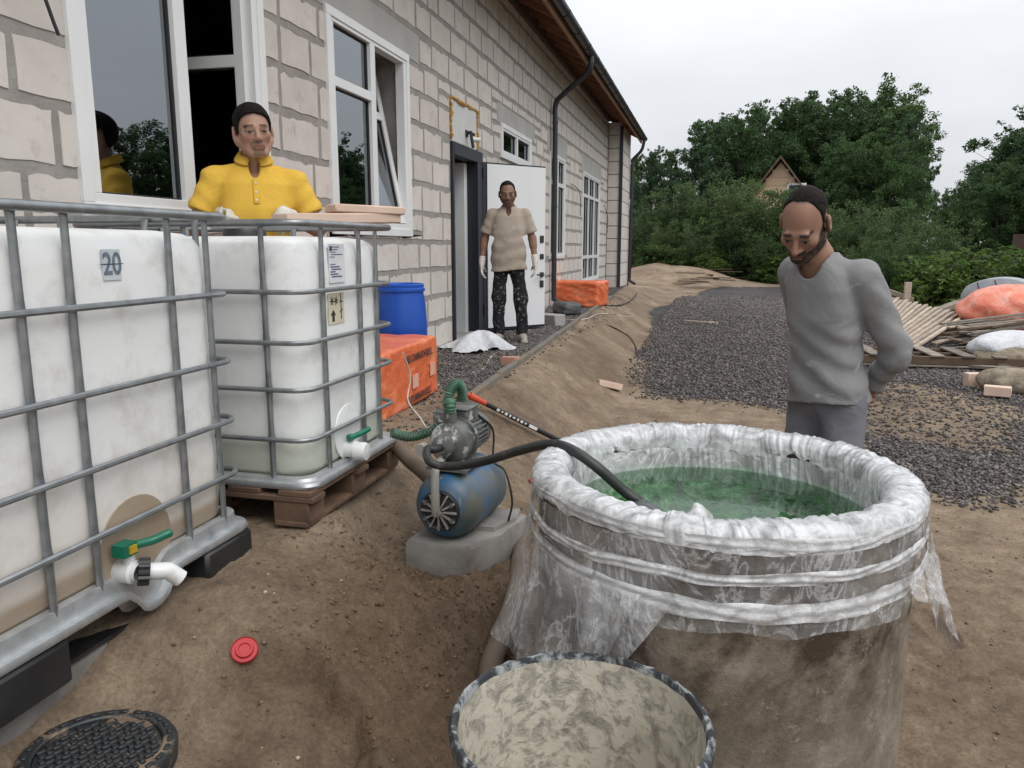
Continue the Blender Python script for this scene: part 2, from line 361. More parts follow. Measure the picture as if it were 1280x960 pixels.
ms = m.n('ShaderNodeMixShader'); m.l(fr.outputs[0], ms.inputs[0]); m.l(tr.outputs[0], ms.inputs[1]); m.l(gl.outputs[0], ms.inputs[2]); m.l(ms.outputs[0], m.out.inputs[0])
m = NT('water')
gl = m.n('ShaderNodeBsdfGlossy'); gl.inputs['Roughness'].default_value = .02; gl.inputs['Color'].default_value = (.95, .97, .97, 1)
tr = m.n('ShaderNodeBsdfTransparent'); tr.inputs[0].default_value = (.80, .92, .83, 1); fr = m.n('ShaderNodeFresnel'); fr.inputs[0].default_value = 1.33
bp = m.n('ShaderNodeBump'); bp.inputs['Strength'].default_value = .06; bp.inputs['Distance'].default_value = .02; m.l(m.noise(7, 3), bp.inputs['Height']); m.l(bp.outputs[0], gl.inputs['Normal']); m.l(bp.outputs[0], fr.inputs['Normal'])
ms = m.n('ShaderNodeMixShader'); m.l(fr.outputs[0], ms.inputs[0]); m.l(tr.outputs[0], ms.inputs[1]); m.l(gl.outputs[0], ms.inputs[2]); m.l(ms.outputs[0], m.out.inputs[0])
m = NT('liner')              # film lining under green water, reflections of wrinkled film painted in as bright streaks
m.set(Base_Color=m.ramp(m.noise(13, 8, .75, 1.6, stretch=(.5, 1.3, 1)), [(.36, (.012, .05, .016)), (.48, (.055, .17, .06)), (.58, (.13, .33, .14)), (.70, (.40, .54, .41))]), Roughness=.6); m.bump(m.noise(9, 6, .7, 1.2), .8, .03)
# people
def vcol(name, rough=.6, bump=0., bsc=90, spec=.4):
    m = NT(name); m.set(Base_Color=m.attr('col'), Roughness=rough); m.p.inputs['Specular IOR Level'].default_value = spec
    if bump: m.bump(m.noise(bsc, 5, .6), bump, .003)
    return m
m = vcol('skin', .55, .12, 140); m.p.inputs['Subsurface Weight'].default_value = .0
vcol('vcol_rough', .85, .4, 60, .2)
m = NT('hair'); m.set(Base_Color=m.ramp(m.noise(60, 3, .6, stretch=(1, .25, 1)), [(.35, (.006, .005, .0045)), (.7, (.020, .015, .012))]), Roughness=.75); m.p.inputs['Specular IOR Level'].default_value = .12; m.bump(m.noise(120, 3, .6, stretch=(1, .2, .6)), 1., .006)
def cloth(name, c1, c2, sc=6, stain=None, ssc=14, slo=.6, shi=.68, wsc=6, wb=.5):
    m = NT(name); c = m.ramp(m.noise(sc, 5), [(.3, c1), (.7, c2)])
    if stain: c = m.mix(m.ramp(m.noise(ssc, 7, .68, .4), [(slo, 0.), (shi, 1.)]), c, stain)
    m.set(Base_Color=c, Roughness=.9); m.p.inputs['Specular IOR Level'].default_value = .15
    m.bump(m.math('ADD', m.noise(wsc, 3, .5, 1.0), m.math('MULTIPLY', m.noise(220, 2), .06)), wb, .03)
cloth('shirt_yellow', (.70, .45, .075), (.64, .39, .055))
cloth('shirt_beige', (.40, .345, .29), (.34, .285, .235), stain=(.46, .41, .36), ssc=9)
cloth('shirt_grey', (.265, .265, .27), (.215, .215, .22), stain=(.46, .455, .44), ssc=12, slo=.60, shi=.72, wb=.45)
cloth('trousers_grey', (.19, .19, .21), (.145, .145, .165), stain=(.25, .25, .25), ssc=12, slo=.62, shi=.72)
cloth('trousers_black', (.016, .015, .018), (.026, .024, .028), stain=(.36, .35, .35), ssc=34, slo=.57, shi=.66)
cloth('glove', (.66, .64, .58), (.54, .52, .46), 16, stain=(.3, .28, .24), ssc=20, slo=.62, shi=.75)
simple('shoe', (.36, .33, .29), (.24, .22, .19), 20, .8)
# foliage: colour from a per-leaf attribute, tinted per plant
m = NT('leaf'); c = m.mix(1., m.attr('col'), m.ramp(m.rand(), [(0., (.72, .78, .72)), (.5, (.95, 1., .9)), (1., (1.2, 1.18, .95))]), 'MULTIPLY')
m.set(Base_Color=c, Roughness=.6); m.p.inputs['Specular IOR Level'].default_value = .25
tl = m.n('ShaderNodeBsdfTranslucent'); m.l(c, tl.inputs[0]); ms = m.n('ShaderNodeMixShader'); ms.inputs[0].default_value = .4
m.l(m.p.outputs[0], ms.inputs[1]); m.l(tl.outputs[0], ms.inputs[2]); m.l(ms.outputs[0], m.out.inputs[0])
m = vcol('stone', .8, .3, 90, .3)
# ground: sand with a gravel mask
m = NT('ground')
ps = m.n('ShaderNodeNewGeometry').outputs['Position']
big = m.noise(.9, 5, .6, vec=ps); mid = m.noise(4.5, 7, .65, vec=ps); fine = m.noise(70, 5, .7, vec=ps)
dry = (.325, .252, .178); wet = (.145, .103, .072)
c = m.ramp(m.math('ADD', m.math('MULTIPLY', big, .6), m.math('MULTIPLY', mid, .4)), [(.36, wet), (.5, (.23, .172, .12)), (.64, dry)])
c = m.mix(m.attr('wet', 'Fac'), c, (.125, .082, .052))
c = m.mix(1., c, m.ramp(fine, [(.25, .64), (.75, 1.28)]), 'MULTIPLY')
c = m.mix(1., c, m.ramp(m.noise(11, 7, .72, vec=ps), [(.3, .72), (.7, 1.22)]), 'MULTIPLY')
c = m.mix(m.ramp(m.noise(23, 6, .7, vec=ps), [(.62, 0.), (.72, .6)]), c, (.10, .065, .04))
vcell = m.voro(42, 'F1', 'Color', ps); vd = m.voro(42, 'F1', 'Distance', ps)
sx = m.sep(vcell)[0]
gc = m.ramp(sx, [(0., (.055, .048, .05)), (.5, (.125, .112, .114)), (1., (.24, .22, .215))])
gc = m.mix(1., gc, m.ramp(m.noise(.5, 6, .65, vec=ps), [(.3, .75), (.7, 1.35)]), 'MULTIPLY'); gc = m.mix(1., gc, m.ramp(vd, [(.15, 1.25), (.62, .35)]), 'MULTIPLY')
gm = m.attr('gravel', 'Fac')
gm2 = m.ramp(m.math('ADD', gm, m.math('MULTIPLY', m.math('SUBTRACT', m.noise(9, 6, .7, vec=ps), .5), .9)), [(.45, 0.), (.55, 1.)])
gr_ = m.attr('green', 'Fac')
c = m.mix(gm2, c, gc); c = m.mix(gr_, c, m.ramp(mid, [(.35, (.035, .06, .018)), (.65, (.07, .10, .03))]))
m.set(Base_Color=c, Roughness=.93); m.p.inputs['Specular IOR Level'].default_value = .2
hb = m.math('ADD', m.math('MULTIPLY', m.noise(28, 7, .7, vec=ps), .6), m.math('MULTIPLY', fine, .25))
hb = m.math('ADD', hb, m.math('MULTIPLY', m.math('MULTIPLY', vd, gm2), -1.2))
m.bump(hb, .9, .026)
# ------------------------------------------------------------------ ground
def kerb_x(y): return -1.637-.0372*(np.asarray(y, float)-5.21)
def poly_sd(px, py, poly):
    P = np.asarray(poly, float); n = len(P); d = np.full(np.shape(px), 1e9); ins = np.zeros(np.shape(px), bool)
    for i in range(n):
        a = P[i]; b = P[(i+1) % n]; e = b-a; wx = px-a[0]; wy = py-a[1]
        t = np.clip((wx*e[0]+wy*e[1])/(e@e), 0, 1); d = np.minimum(d, np.hypot(wx-t*e[0], wy-t*e[1]))
        c = ((a[1] > py) != (b[1] > py)) & (px < e[0]*(py-a[1])/(e[1]+1e-12)+a[0]); ins ^= c
    return np.where(ins, -d, d)
YARD = [tuple(onz(a, b, 0).xy) for a, b in ((815, 385), (806, 430), (792, 470), (812, 497), (985, 510), (1080, 545), (1130, 596), (1205, 626), (1262, 615), (1290, 580), (1400, 560), (1560, 510), (1250, 420), (1160, 385), (1110, 361), (985, 359), (885, 362))]
PATCH = onz(1150, 512, 0)
def yard_mask(x, y):
    d = poly_sd(x, y, YARD); m_ = sstep(.30, -.30, d+.7*fbm(x, y, .8, 5, 40, .62))
    q = np.hypot((x-PATCH.x)/.95, (y-PATCH.y)/1.5)+.9*fbm(x, y, 1.1, 3, 44)
    return m_*(.30+.70*sstep(.75, 1.15, q))*(.62+.38*sstep(-.16, .02, fbm(x, y, .55, 4, 46)))
def path_mask(x, y): return sstep(.02, -.05, x-kerb_x(y)+.03)*sstep(4.6, 6.0, y+.8*fbm(x, y, 1.2, 3, 50))*(.35+.65*sstep(-.12, .1, fbm(x, y, .8, 3, 52)+.12*(y > 7.5)))*(y < 23)
def terrain(x, y, detail=True):
    x = np.asarray(x, float); y = np.asarray(y, float); kx = kerb_x(np.clip(y, 2.2, 24)); t = (x-kx)/(1.0+.15*np.sin(y*.9))
    end = 1-sstep(21.5, 25, y)
    z = .455*(1-sstep(.0, 1., t))*(.35+.65*end)
    z = np.where(t < 0, .455*(.35+.65*end), z)
    # hollow by the manhole, lower in front of the slab
    z = z-.17*sstep(1.0, .35, np.hypot((x+1.42)/.42, (y-1.36)/.62)) - .11*sstep(.80, .52, np.hypot((x+1.06)/.34, (y-1.66)/.34)+.5*fbm(x, y, 5, 3, 15))
    z = z+.05*np.exp(-(((x+.95)/.22)**2+((y-2.35)/.3)**2))
    w_ = sstep(.62, .36, np.hypot(x+.97, (y-3.12)*.9)); z = z*(1-w_)+.20*w_
    # a scraped groove and some boot prints
    for (ax_, ay_, bx_, by_, dp, wd) in ((-.98, 1.72, -.90, 1.36, .022, .022), (-.62, 2.05, -.50, 1.62, .018, .03)):
        ex, ey = bx_-ax_, by_-ay_; tt = np.clip(((x-ax_)*ex+(y-ay_)*ey)/(ex*ex+ey*ey), 0, 1); dd_ = np.hypot(x-ax_-tt*ex, y-ay_-tt*ey); z = z-dp*np.exp(-(dd_/wd)**2)+dp*.5*np.exp(-((dd_-wd*1.9)/(wd*.7))**2)
    for (ax_, ay_, an_) in ((-.72, 1.5, .5), (-.95, 2.05, .9), (.95, 3.2, .2), (1.25, 2.6, -.4), (1.1, 4.1, .5), (.2, 4.6, 1.2), (-.35, 3.9, .8), (1.5, 3.5, .1), (.6, 4.9, -.3), (1.35, 1.9, .3), (-.5, 5.6, .4), (-.75, 4.4, 1.0)):
        u_ = (x-ax_)*math.cos(an_)+(y-ay_)*math.sin(an_); v_ = -(x-ax_)*math.sin(an_)+(y-ay_)*math.cos(an_); rr_ = np.sqrt((u_/.052)**2+(v_/.14)**2); z = z-.018*sstep(1.1, .75, rr_)+.010*np.exp(-((rr_-1.3)/.22)**2)
    # sand heap beyond the house end
    z = z+.75*np.exp(-(((x+1.7)/2.4)**2+((y-33.5)/2.6)**2))+.3*np.exp(-(((x+.2)/1.2)**2+((y-31.5)/1.6)**2))
    if detail:
        near = sstep(40, 6, y)
        g = np.clip(yard_mask(x, y)+path_mask(x, y), 0, 1); a = (1-.75*g)
        z = z+a*.045*fbm(x, y, 2.2, 3, 3)*near+a*.036*fbm(x, y, 9, 4, 5, .68)*sstep(14, 4, y)
        # crumbled soil round the pump, raked streaks on the bank
        cr_ = sstep(1.2, .3, np.hypot((x+.85)/.7, (y-2.75)/1.05)); z = z+cr_*.062*np.abs(fbm(x, y, 19, 5, 8, .82))*2*sstep(14, 4, y)+a*.014*fbm(x, y, 27, 3, 18, .7)*sstep(9, 4, y)
        bk = sstep(0, .2, t)*sstep(1.2, .8, t)*sstep(4, 5, y); z = z+bk*.03*fbm(x*.5+y*.9, x*4.2-y*1.4, 2.1, 3, 9, .6)
        z = z+a*.05*np.minimum(0, fbm(x, y, 3.6, 2, 12)+.16)*sstep(16, 5, y)
    return z
def gz(x, y): return float(terrain(np.array([x]), np.array([y]))[0])
def _axis(a, b, st, lo, hi, g):
    c = list(np.arange(a, b, st)); p = a; s = st; left = []
    while p > lo: s *= g; p -= s; left.append(p)
    p = c[-1]; s = st
    while p < hi: s *= g; p += s; c.append(p)
    return np.array(left[::-1]+c)
gx = _axis(-1.75, 1.3, .0115, -420, 420, 1.055); gy = _axis(.9, 4.2, .0115, -60, 700, 1.026)
GX, GY = np.meshgrid(gx, gy); GZ = terrain(GX, GY)
GZ = np.where((GX > -7.2) & (GX < -2.72) & (GY < 23) & (GY > -3), np.minimum(GZ, .44), GZ)
nx, ny = len(gx), len(gy); I = np.arange(nx*ny).reshape(ny, nx)
gf = np.stack([I[:-1, :-1].ravel(), I[:-1, 1:].ravel(), I[1:, 1:].ravel(), I[1:, :-1].ravel()], 1)
ground = np_mesh('ground', np.stack([GX.ravel(), GY.ravel(), GZ.ravel()], 1), gf, 'ground'); tag(ground, 'trampled wet brown sand of the building site', 'ground', kind='structure')
def fattr(o, name, val): o.data.attributes.new(name, 'FLOAT', 'POINT').data.foreach_set('value', np.asarray(val, np.float32).ravel())
fattr(ground, 'gravel', np.clip(yard_mask(GX, GY)+path_mask(GX, GY), 0, 1))
grn = sstep(-1.5, 2.5, np.where(GY > 22, np.maximum(GY-38.5+.0*GX, (GX-7.5)*1.2), GX-9.5)+3*fbm(GX, GY, .25, 3, 60))
fattr(ground, 'green', grn*.95)
wet_ = sstep(1.15, .4, np.hypot((GX+.85)/.62, (GY-2.6)/1.0)+.8*fbm(GX, GY, 2.5, 3, 70))*.85
wet_ = np.maximum(wet_, .5*sstep(.05, .25, (GX-kerb_x(GY)))*sstep(1.0, .7, (GX-kerb_x(GY)))*sstep(3, 4.5, GY)*sstep(14, 10, GY)*sstep(-.15, .12, fbm(GX, GY, 1.6, 3, 71)))
wet_ = np.maximum(wet_, .55*sstep(.5, 1.2, GX)*sstep(4.4, 2.5, GY))
fattr(ground, 'wet', wet_)

# loose stones and clods (joined)
def stones(name, x, y, size, cols, sink=.3, flat=.7, kind='stuff', label=None, cat=None):
    n = len(x); z = terrain(x, y)
    base = np.array([(1, 0, .05), (.28, .95, -.1), (-.85, .5, .1), (-.7, -.6, -.05), (.35, -.9, .1), (.1, .1, .95), (-.05, 0, -.9)])
    fc = np.array([(0, 1, 5), (1, 2, 5), (2, 3, 5), (3, 4, 5), (4, 0, 5), (1, 0, 6), (2, 1, 6), (3, 2, 6), (4, 3, 6), (0, 4, 6)])
    k = len(base); v = base[None]*(1+RNG.uniform(-.32, .32, (n, k, 3))); v[..., 2] *= flat
    a = RNG.uniform(0, 2*PI, n); tl = RNG.normal(0, .4, n); c, s = np.cos(a), np.sin(a); ct, st = np.cos(tl), np.sin(tl)
    X = v[..., 0]; Y = v[..., 1]*ct[:, None]-v[..., 2]*st[:, None]; Z = v[..., 1]*st[:, None]+v[..., 2]*ct[:, None]
    sz = size[:, None]
    V = np.stack([(X*c[:, None]-Y*s[:, None])*sz+x[:, None], (X*s[:, None]+Y*c[:, None])*sz+y[:, None], Z*sz+(z+size*flat*(1-2*sink))[:, None]], -1)
    F = (fc[None]+np.arange(n)[:, None, None]*k).reshape(-1, 3)
    o = np_mesh(name, V.reshape(-1, 3), F, 'stone', smooth=False, col=np.repeat(cols, k, 0)); return tag(o, label, cat, kind=kind)
def pick(n, xr, yr, mask, ypow=1.6):
    y = yr[0]+(yr[1]-yr[0])*RNG.random(n)**ypow; x = RNG.uniform(xr[0], xr[1], n); k = RNG.random(n) < mask(x, y); return x[k], y[k]
def greys(n, lo=.045, hi=.19): g = lo+(hi-lo)*RNG.random((n, 1))**1.8; return g*np.array([[1.12, .99, .94]])*(1+RNG.uniform(-.05, .05, (n, 3)))
x, y = pick(380000, (-1, 8), (4.6, 25), lambda a, b: yard_mask(a, b)*np.clip((b*.42+1.6 > a), 0, 1), 1.7); stones('yard_gravel', x, y, (.0045+.0125*RNG.random(len(x))**1.7)*(1+.045*y), greys(len(x)), label='dark crushed stone spread over the yard', cat='gravel')
x, y = pick(60000, (-2.74, -1.6), (4.0, 17), lambda a, b: np.clip(path_mask(a, b)*1.1+.03, 0, 1), 1.3); stones('path_gravel', x, y, RNG.uniform(.007, .018, len(x)), greys(len(x), .05, .2), label='grey crushed stone along the house wall', cat='gravel')
def sandcols(n, b=1.): return np.array([[.19, .125, .073]])*b*(1+RNG.uniform(-.35, .3, (n, 1)))
def clod_mask(a, b): return np.clip(.03+.9*sstep(1.2, .3, np.hypot((a+.85)/.75, (b-2.7)/1.1))+.15*sstep(.05, .2, fbm(a, b, 2, 3, 81)), 0, 1)*(1-yard_mask(a, b))*(a > kerb_x(b)-.0)*(np.hypot(a-.088, b-2.23) > .62)
x, y = pick(60000, (-1.6, 1.9), (1.0, 8), clod_mask, 1.7); s_ = .0020+.0085*RNG.random(len(x))**4; stones('sand_clods', x, y, s_, sandcols(len(x), .85), sink=.35, label='small crumbs of wet sand scattered on the ground', cat='soil')
x, y = pick(900, (-1.6, 2.5), (1.0, 9), lambda a, b: .5*(a > kerb_x(b))*(np.hypot(a-.088, b-2.23) > .62), 1.2); stones('chips', x, y, .003+.008*RNG.random(len(x))**3, np.array([[.40, .34, .26]])*RNG.uniform(.3, 1.2, (len(x), 1)), sink=.3, label='pale chips of stone and plaster on the sand', cat='rubble')

# kerb strip holding the gravel path: short lengths end to end
kerb = empty('path_edging', (0, 0, 0), label='thin grey concrete edging between gravel path and sand bank', cat='edging')
for k in range(9):
    a, b = 4.75+k*1.3, 4.75+k*1.3+1.285
    f = lambda q, t=.0: Vector((float(kerb_x(q)), q, .452+.008*math.sin(k*2.1+q)))
    MB().bar(f(a), f(b), .055, .09).build('edging_length', 'kerb', kerb, bevel=.008)
# ------------------------------------------------------------------ the block house
WX = -2.75
house = empty('block_house', (WX, 8, .45), label='long single-storey house of unplastered pale aerated blocks with dark eaves', cat='house')
def hp(o):                      # parent to the house, keeping world coordinates
    o.parent = house; o.location = o.location-house.location if o.parent else o.location; return o
def hbuild(mb, name, mat, parent=None, **k):
    o = mb.build(name, mat, parent or house, **k)
    o.location = -house.location if parent is None else (0, 0, 0); return o
def hempty(name): o = empty(name); o.parent = house; o.location = -house.location; return o
OPEN = dict(w1=(3.0, 4.45, 1.70, 3.2), w2=(5.38, 6.84, 1.66, 3.2), door=(8.07, 9.17, .47, 2.63), patch=(8.07, 9.05, 2.63, 3.09), tw=(10.15, 11.8, 2.72, 3.1), w3=(13.35, 14.65, 1.35, 3.1), w4=(16.85, 19.3, .77, 3.1))
def subtract(r, h):
    (a, b, c, d), (e, f, g, i) = r, h
    if b <= e or a >= f or d <= g or c >= i: return [r]
    out = []
    if c < g: out.append((a, b, c, g))
    if d > i: out.append((a, b, i, d))
    lo, hi = max(c, g), min(d, i)
    if a < e: out.append((a, e, lo, hi))
    if b > f: out.append((f, b, lo, hi))
    return out
def cut(r, hs):
    rs = [r]
    for h in hs: rs = [q for p in rs for q in subtract(p, h)]
    return rs
mb = MB(); holes = [OPEN[k] for k in ('w1', 'w2', 'door', 'tw', 'w3', 'w4')]
for a, b, c, d in cut((-3, 20.8, .3, 5.0), holes): mb.box2((WX-.40, a, c), (WX-.0045, b, d))
wall = hbuild(mb, 'wall', 'mortar', smooth=False)
wall['label'] = 'grey mortar bed of the block wall'
LINT = [(5.05, 7.2, 3.2, 3.475), (9.95, 12.1, 3.1, 3.36), (13.1, 14.9, 3.1, 3.48), (16.6, 19.6, 3.1, 3.48), (2.75, 4.75, 3.2, 3.48)]
for r in LINT: 
    o = hbuild(MB().box2((WX-.02, r[0], r[2]+.01), (WX+.001, r[1], r[3]-.008)), 'lintel', 'lintel', wall, bevel=.004)
def ragged(a, b, c, d, fine, rn):
    """outline of a block: mortar smeared over its upper edge, small nibbles elsewhere"""
    n = max(3, int((b-a)/fine)); P = []; am = .040 if fine < .06 else .034
    def low(k, n, s): return [s*rn.uniform(0, .007) for _ in range(n)]
    for k in range(4): P.append((a+(b-a)*k/4+(rn.uniform(0, .005) if k == 0 else 0), c+rn.uniform(.002, .014)))
    for k in range(3): P.append((b-rn.uniform(0, .008), c+(d-c)*(k/3)+.004))
    ph = rn.random()*6
    for k in range(n+1):
        t = k/n; dz = .020+am*(.2+.8*rn.random()**1.6)*(.6+.4*math.sin(ph+t*5)); P.append((b-(b-a)*t, d-dz))
    for k in range(1, 3): P.append((a+rn.uniform(0, .008), d-(d-c)*k/3))
    return P
rn = random.Random(3); BL = []
ZC = [.48+.275*k for k in range(17)]
for i, z0 in enumerate(ZC[:-1]):
    y = -3.+(.31 if i % 2 else 0)+rn.uniform(-.06, .06); z1 = z0+.275
    while y < 20.8:
        ln = .52 if rn.random() < .7 else rn.choice((.3, .4, .46, .6)); e = min(y+ln, 20.8)
        for r in cut((y, e, z0, z1), list(OPEN.values())+LINT):
            a, b, c, d = r[0]+.018, r[1]-.018, r[2]+.009, r[3]-.009
            if b-a > .05 and d-c > .05: BL.append((a, b, c, d))
        y = e
def vis(r): return r[0] > 2.2 and not (r[3] < 1.25 and r[1] < 6.2)
def size(r): return (r[1]-r[0])*(r[3]-r[2])/((r[0]+r[1])/2)**3
order = sorted([r for r in BL if vis(r)], key=size, reverse=True); big = set(order[:300])
rest = MB()
for r in BL:
    a, b, c, d = r; pr = rn.uniform(-.002, .002)
    poly = ragged(a, b, c, d, .045 if a < 8 else .09, rn)
    t = MB() if r in big else rest
    n0 = len(poly); vs = [(WX+pr, p[0], p[1]) for p in poly]+[(WX-.03, p[0], p[1]) for p in poly]
    t.add(vs, [tuple(range(n0))]+[(k, n0+k, n0+(k+1) % n0, (k+1) % n0) for k in range(n0)])
    if r in big: hbuild(t, 'block', 'block', wall, smooth=False)
o = hbuild(rest, 'far_blocks', 'block', wall, smooth=False); o['kind'] = 'stuff'
# end bump-out, plain blocks, dark corner trim
bump = hbuild(MB().box2((WX-.4, 20.82, .3), (-2.42, 23.2, 4.62)), 'end_wall', 'mortar', smooth=False)
for k in range(13):
    z = .42+k*.33
    if z < 4.4: hbuild(MB().box2((-2.74, 20.8, z+.012), (-2.425, 20.86, z+.318)), 'block', 'block', bump, bevel=.004)
    if z < 4.4:
        for j in range(4): hbuild(MB().box2((-2.45, 20.9+j*.58, z+.012), (-2.412, 20.9+j*.58+.56, z+.318)), 'block', 'block', bump, bevel=.004)
hbuild(MB().box2((-2.44, 20.77, .35), (-2.36, 20.85, 4.6)), 'corner_trim', 'dark_metal')
# rooms: floor, ceiling, partitions keep the inside dim
for nm, a, b in (('room_floor', (-7, -2.9, .36), (WX-.41, 20.7, .46)), ('room_ceiling', (-7, -2.9, 4.1), (WX-.41, 20.7, 4.2)), ('room_end_wall', (-7, -3.1, .36), (WX-.41, -2.9, 4.2)), ('room_end_wall', (-7, 20.7, .36), (WX-.41, 20.78, 4.2)), ('partition', (-6.9, 7.3, .46), (WX-.42, 7.4, 4.1)), ('partition', (-6.9, 12.6, .46), (WX-.42, 12.7, 4.1))):
    hbuild(MB().box2(a, b), nm, 'room_dark', smooth=False)
mb = MB()
for a, b, c, d in cut((-2.9, 20.7, .36, 4.6), [(y_, y_+1.5, 1.5, 3.1) for y_ in (4.6, 8.8, 13.6, 17.0)]): mb.box2((-7.3, a, c), (-7.0, b, d))  # rear wall set close, unseen windows added to let daylight into the rooms
hbuild(mb, 'rear_wall', 'block', smooth=False)
for y_ in (4.6, 8.8, 13.6, 17.0): hbuild(MB().box2((-7.2, y_, 1.5), (-7.19, y_+1.5, 3.1)), 'added_rear_pane', 'glass', smooth=False)
# ---- windows
def fbar(mb, y0, y1, z0, z1, x0=WX-.07, x1=WX+.012): return mb.box2((x0, y0, z0), (x1, y1, z1))
def framed(y0, y1, z0, z1, w=.06, x0=WX-.07, x1=WX+.012):
    m_ = MB(); fbar(m_, y0, y1, z0, z0+w, x0, x1); fbar(m_, y0, y1, z1-w, z1, x0, x1); fbar(m_, y0, y0+w, z0+w, z1-w, x0, x1); fbar(m_, y1-w, y1, z0+w, z1-w, x0, x1); return m_
def pane(win, y0, y1, z0, z1, x=WX-.03):
    # dark rubber seal as a thin frame, then the glass sheet
    hbuild(framed(y0-.002, y1+.002, z0-.002, z1+.002, .012, x-.008, x+.012), 'seal', 'seal', win, smooth=False)
    return hbuild(MB().box2((x-.006, y0, z0), (x, y1, z1)), 'pane', 'glass', win, smooth=False)
def casing(win, y0, y1, z0, z1, w):  # white outer trim lying on the wall
    hbuild(framed(y0-w, y1+w, z0-w*.8, z1+w*.5, w+.01, WX-.01, WX+.022), 'casing', 'pvc', win, smooth=False, bevel=.003)
def sash(win, y0, y1, z0, z1, tz=None, w=.065, M_=None, xm=WX-.03):
    s_ = framed(y0, y1, z0, z1, w, xm-.035, xm+.03)
    if tz: fbar(s_, y0+w, y1-w, tz-.035, tz+.035, xm-.033, xm+.028)
    obs = [hbuild(s_, 'sash', 'pvc', win, smooth=False, bevel=.003)]
    for c, d in (((z0+w, tz-.035), (tz+.035, z1-w)) if tz else ((z0+w, z1-w),)): obs.append(pane(win, y0+w, y1-w, c, d, xm))
    return obs
TZ = 2.63
# near window: fixed left light, right casement swung fully inward
w1 = hempty('window'); w1['label'] = 'near window with its right casement swung inward'; y0, y1, z0, z1 = OPEN['w1']
hbuild(framed(y0, y1, z0, z1, .065), 'frame', 'pvc', w1, smooth=False, bevel=.003); casing(w1, y0, y1, z0, z1, .055)
hbuild(fbar(MB(), 3.66, 3.75, z0+.06, z1-.06), 'mullion', 'pvc', w1, smooth=False, bevel=.003)
pane(w1, y0+.065, 3.66, z0+.065, z1-.065)
hbuild(MB().prism([(0, 0), (.20, .015), (.215, .04), (.145, .24), (0, .16)], .012, (WX-.16, 3.09, z0+.05), (.25, .97, 0), (0, 0, 1)), 'paper_sheet', 'paper_white', w1)
hbuild(MB().box2((WX-.4, y0, z0-.01), (WX-.07, y1, z0+.05)), 'inner_sill', 'pvc', w1)
hy = y1-.06; n0 = len(w1.children)
before = set(w1.children)
sash(w1, 3.76, hy, z0+.07, z1-.07, TZ)
Mr = Matrix.Translation((WX-.04, hy, 0)) @ Matrix.Rotation(R(-88), 4, 'Z') @ Matrix.Translation((-WX+.04, -hy, 0))
for q in set(w1.children)-before: q.matrix_basis = Mr
# second window: fixed left light with transom, right one tilted in at the top
w2 = hempty('window'); w2['label'] = 'window with its right sash tilted inward'; y0, y1, z0, z1 = OPEN['w2']
hbuild(framed(y0, y1, z0, z1, .065), 'frame', 'pvc', w2, smooth=False, bevel=.003); casing(w2, y0, y1, z0, z1, .055)
ym = 6.12
hbuild(fbar(MB(), ym-.045, ym+.045, z0+.06, z1-.06), 'mullion', 'pvc', w2, smooth=False, bevel=.003)
hbuild(fbar(MB(), y0+.06, ym-.045, TZ+.06, TZ+.13), 'transom', 'pvc', w2, smooth=False, bevel=.003)
pane(w2, y0+.065, ym-.045, z0+.065, TZ+.06); pane(w2, y0+.065, ym-.045, TZ+.13, z1-.065)
before = set(w2.children); sash(w2, ym+.05, y1-.06, z0+.065, z1-.08, TZ+.05)
Mt = Matrix.Translation((WX-.05, 0, z0+.07)) @ Matrix.Rotation(R(-11), 4, 'Y') @ Matrix.Translation((-WX+.05, 0, -z0-.07))
for q in set(w2.children)-before: q.matrix_basis = Mt
# small high window, tall far windows
def plain_window(key, label, cols, tz=None, tz2=None):
    w = hempty('window'); w['label'] = label; y0, y1, z0, z1 = OPEN[key]
    hbuild(framed(y0, y1, z0, z1, .065), 'frame', 'pvc', w, smooth=False); casing(w, y0, y1, z0, z1, .05)
    ys = [y0+.065]+[y0+(y1-y0)*k/cols for k in range(1, cols)]+[y1-.065]
    for q in ys[1:-1]: hbuild(fbar(MB(), q-.04, q+.04, z0+.065, z1-.065), 'mullion', 'pvc', w, smooth=False)
    zs = [z0+.065]+[t for t in (tz2, tz) if t]+[z1-.065]
    for t in zs[1:-1]: hbuild(fbar(MB(), y0+.065, y1-.065, t-.035, t+.035, WX-.068, WX+.009), 'transom', 'pvc', w, smooth=False)
    for i in range(len(ys)-1):
        for j in range(len(zs)-1):
            pane(w, ys[i]+(.04 if i else 0), ys[i+1]-(.04 if i < len(ys)-2 else 0), zs[j]+(.035 if j else 0), zs[j+1]-(.035 if j < len(zs)-2 else 0))
plain_window('tw', 'small high window above the open door', 2)
plain_window('w3', 'tall window behind the downpipe', 2, TZ)
plain_window('w4', 'tall far window reaching near the ground', 3, TZ, 1.3)
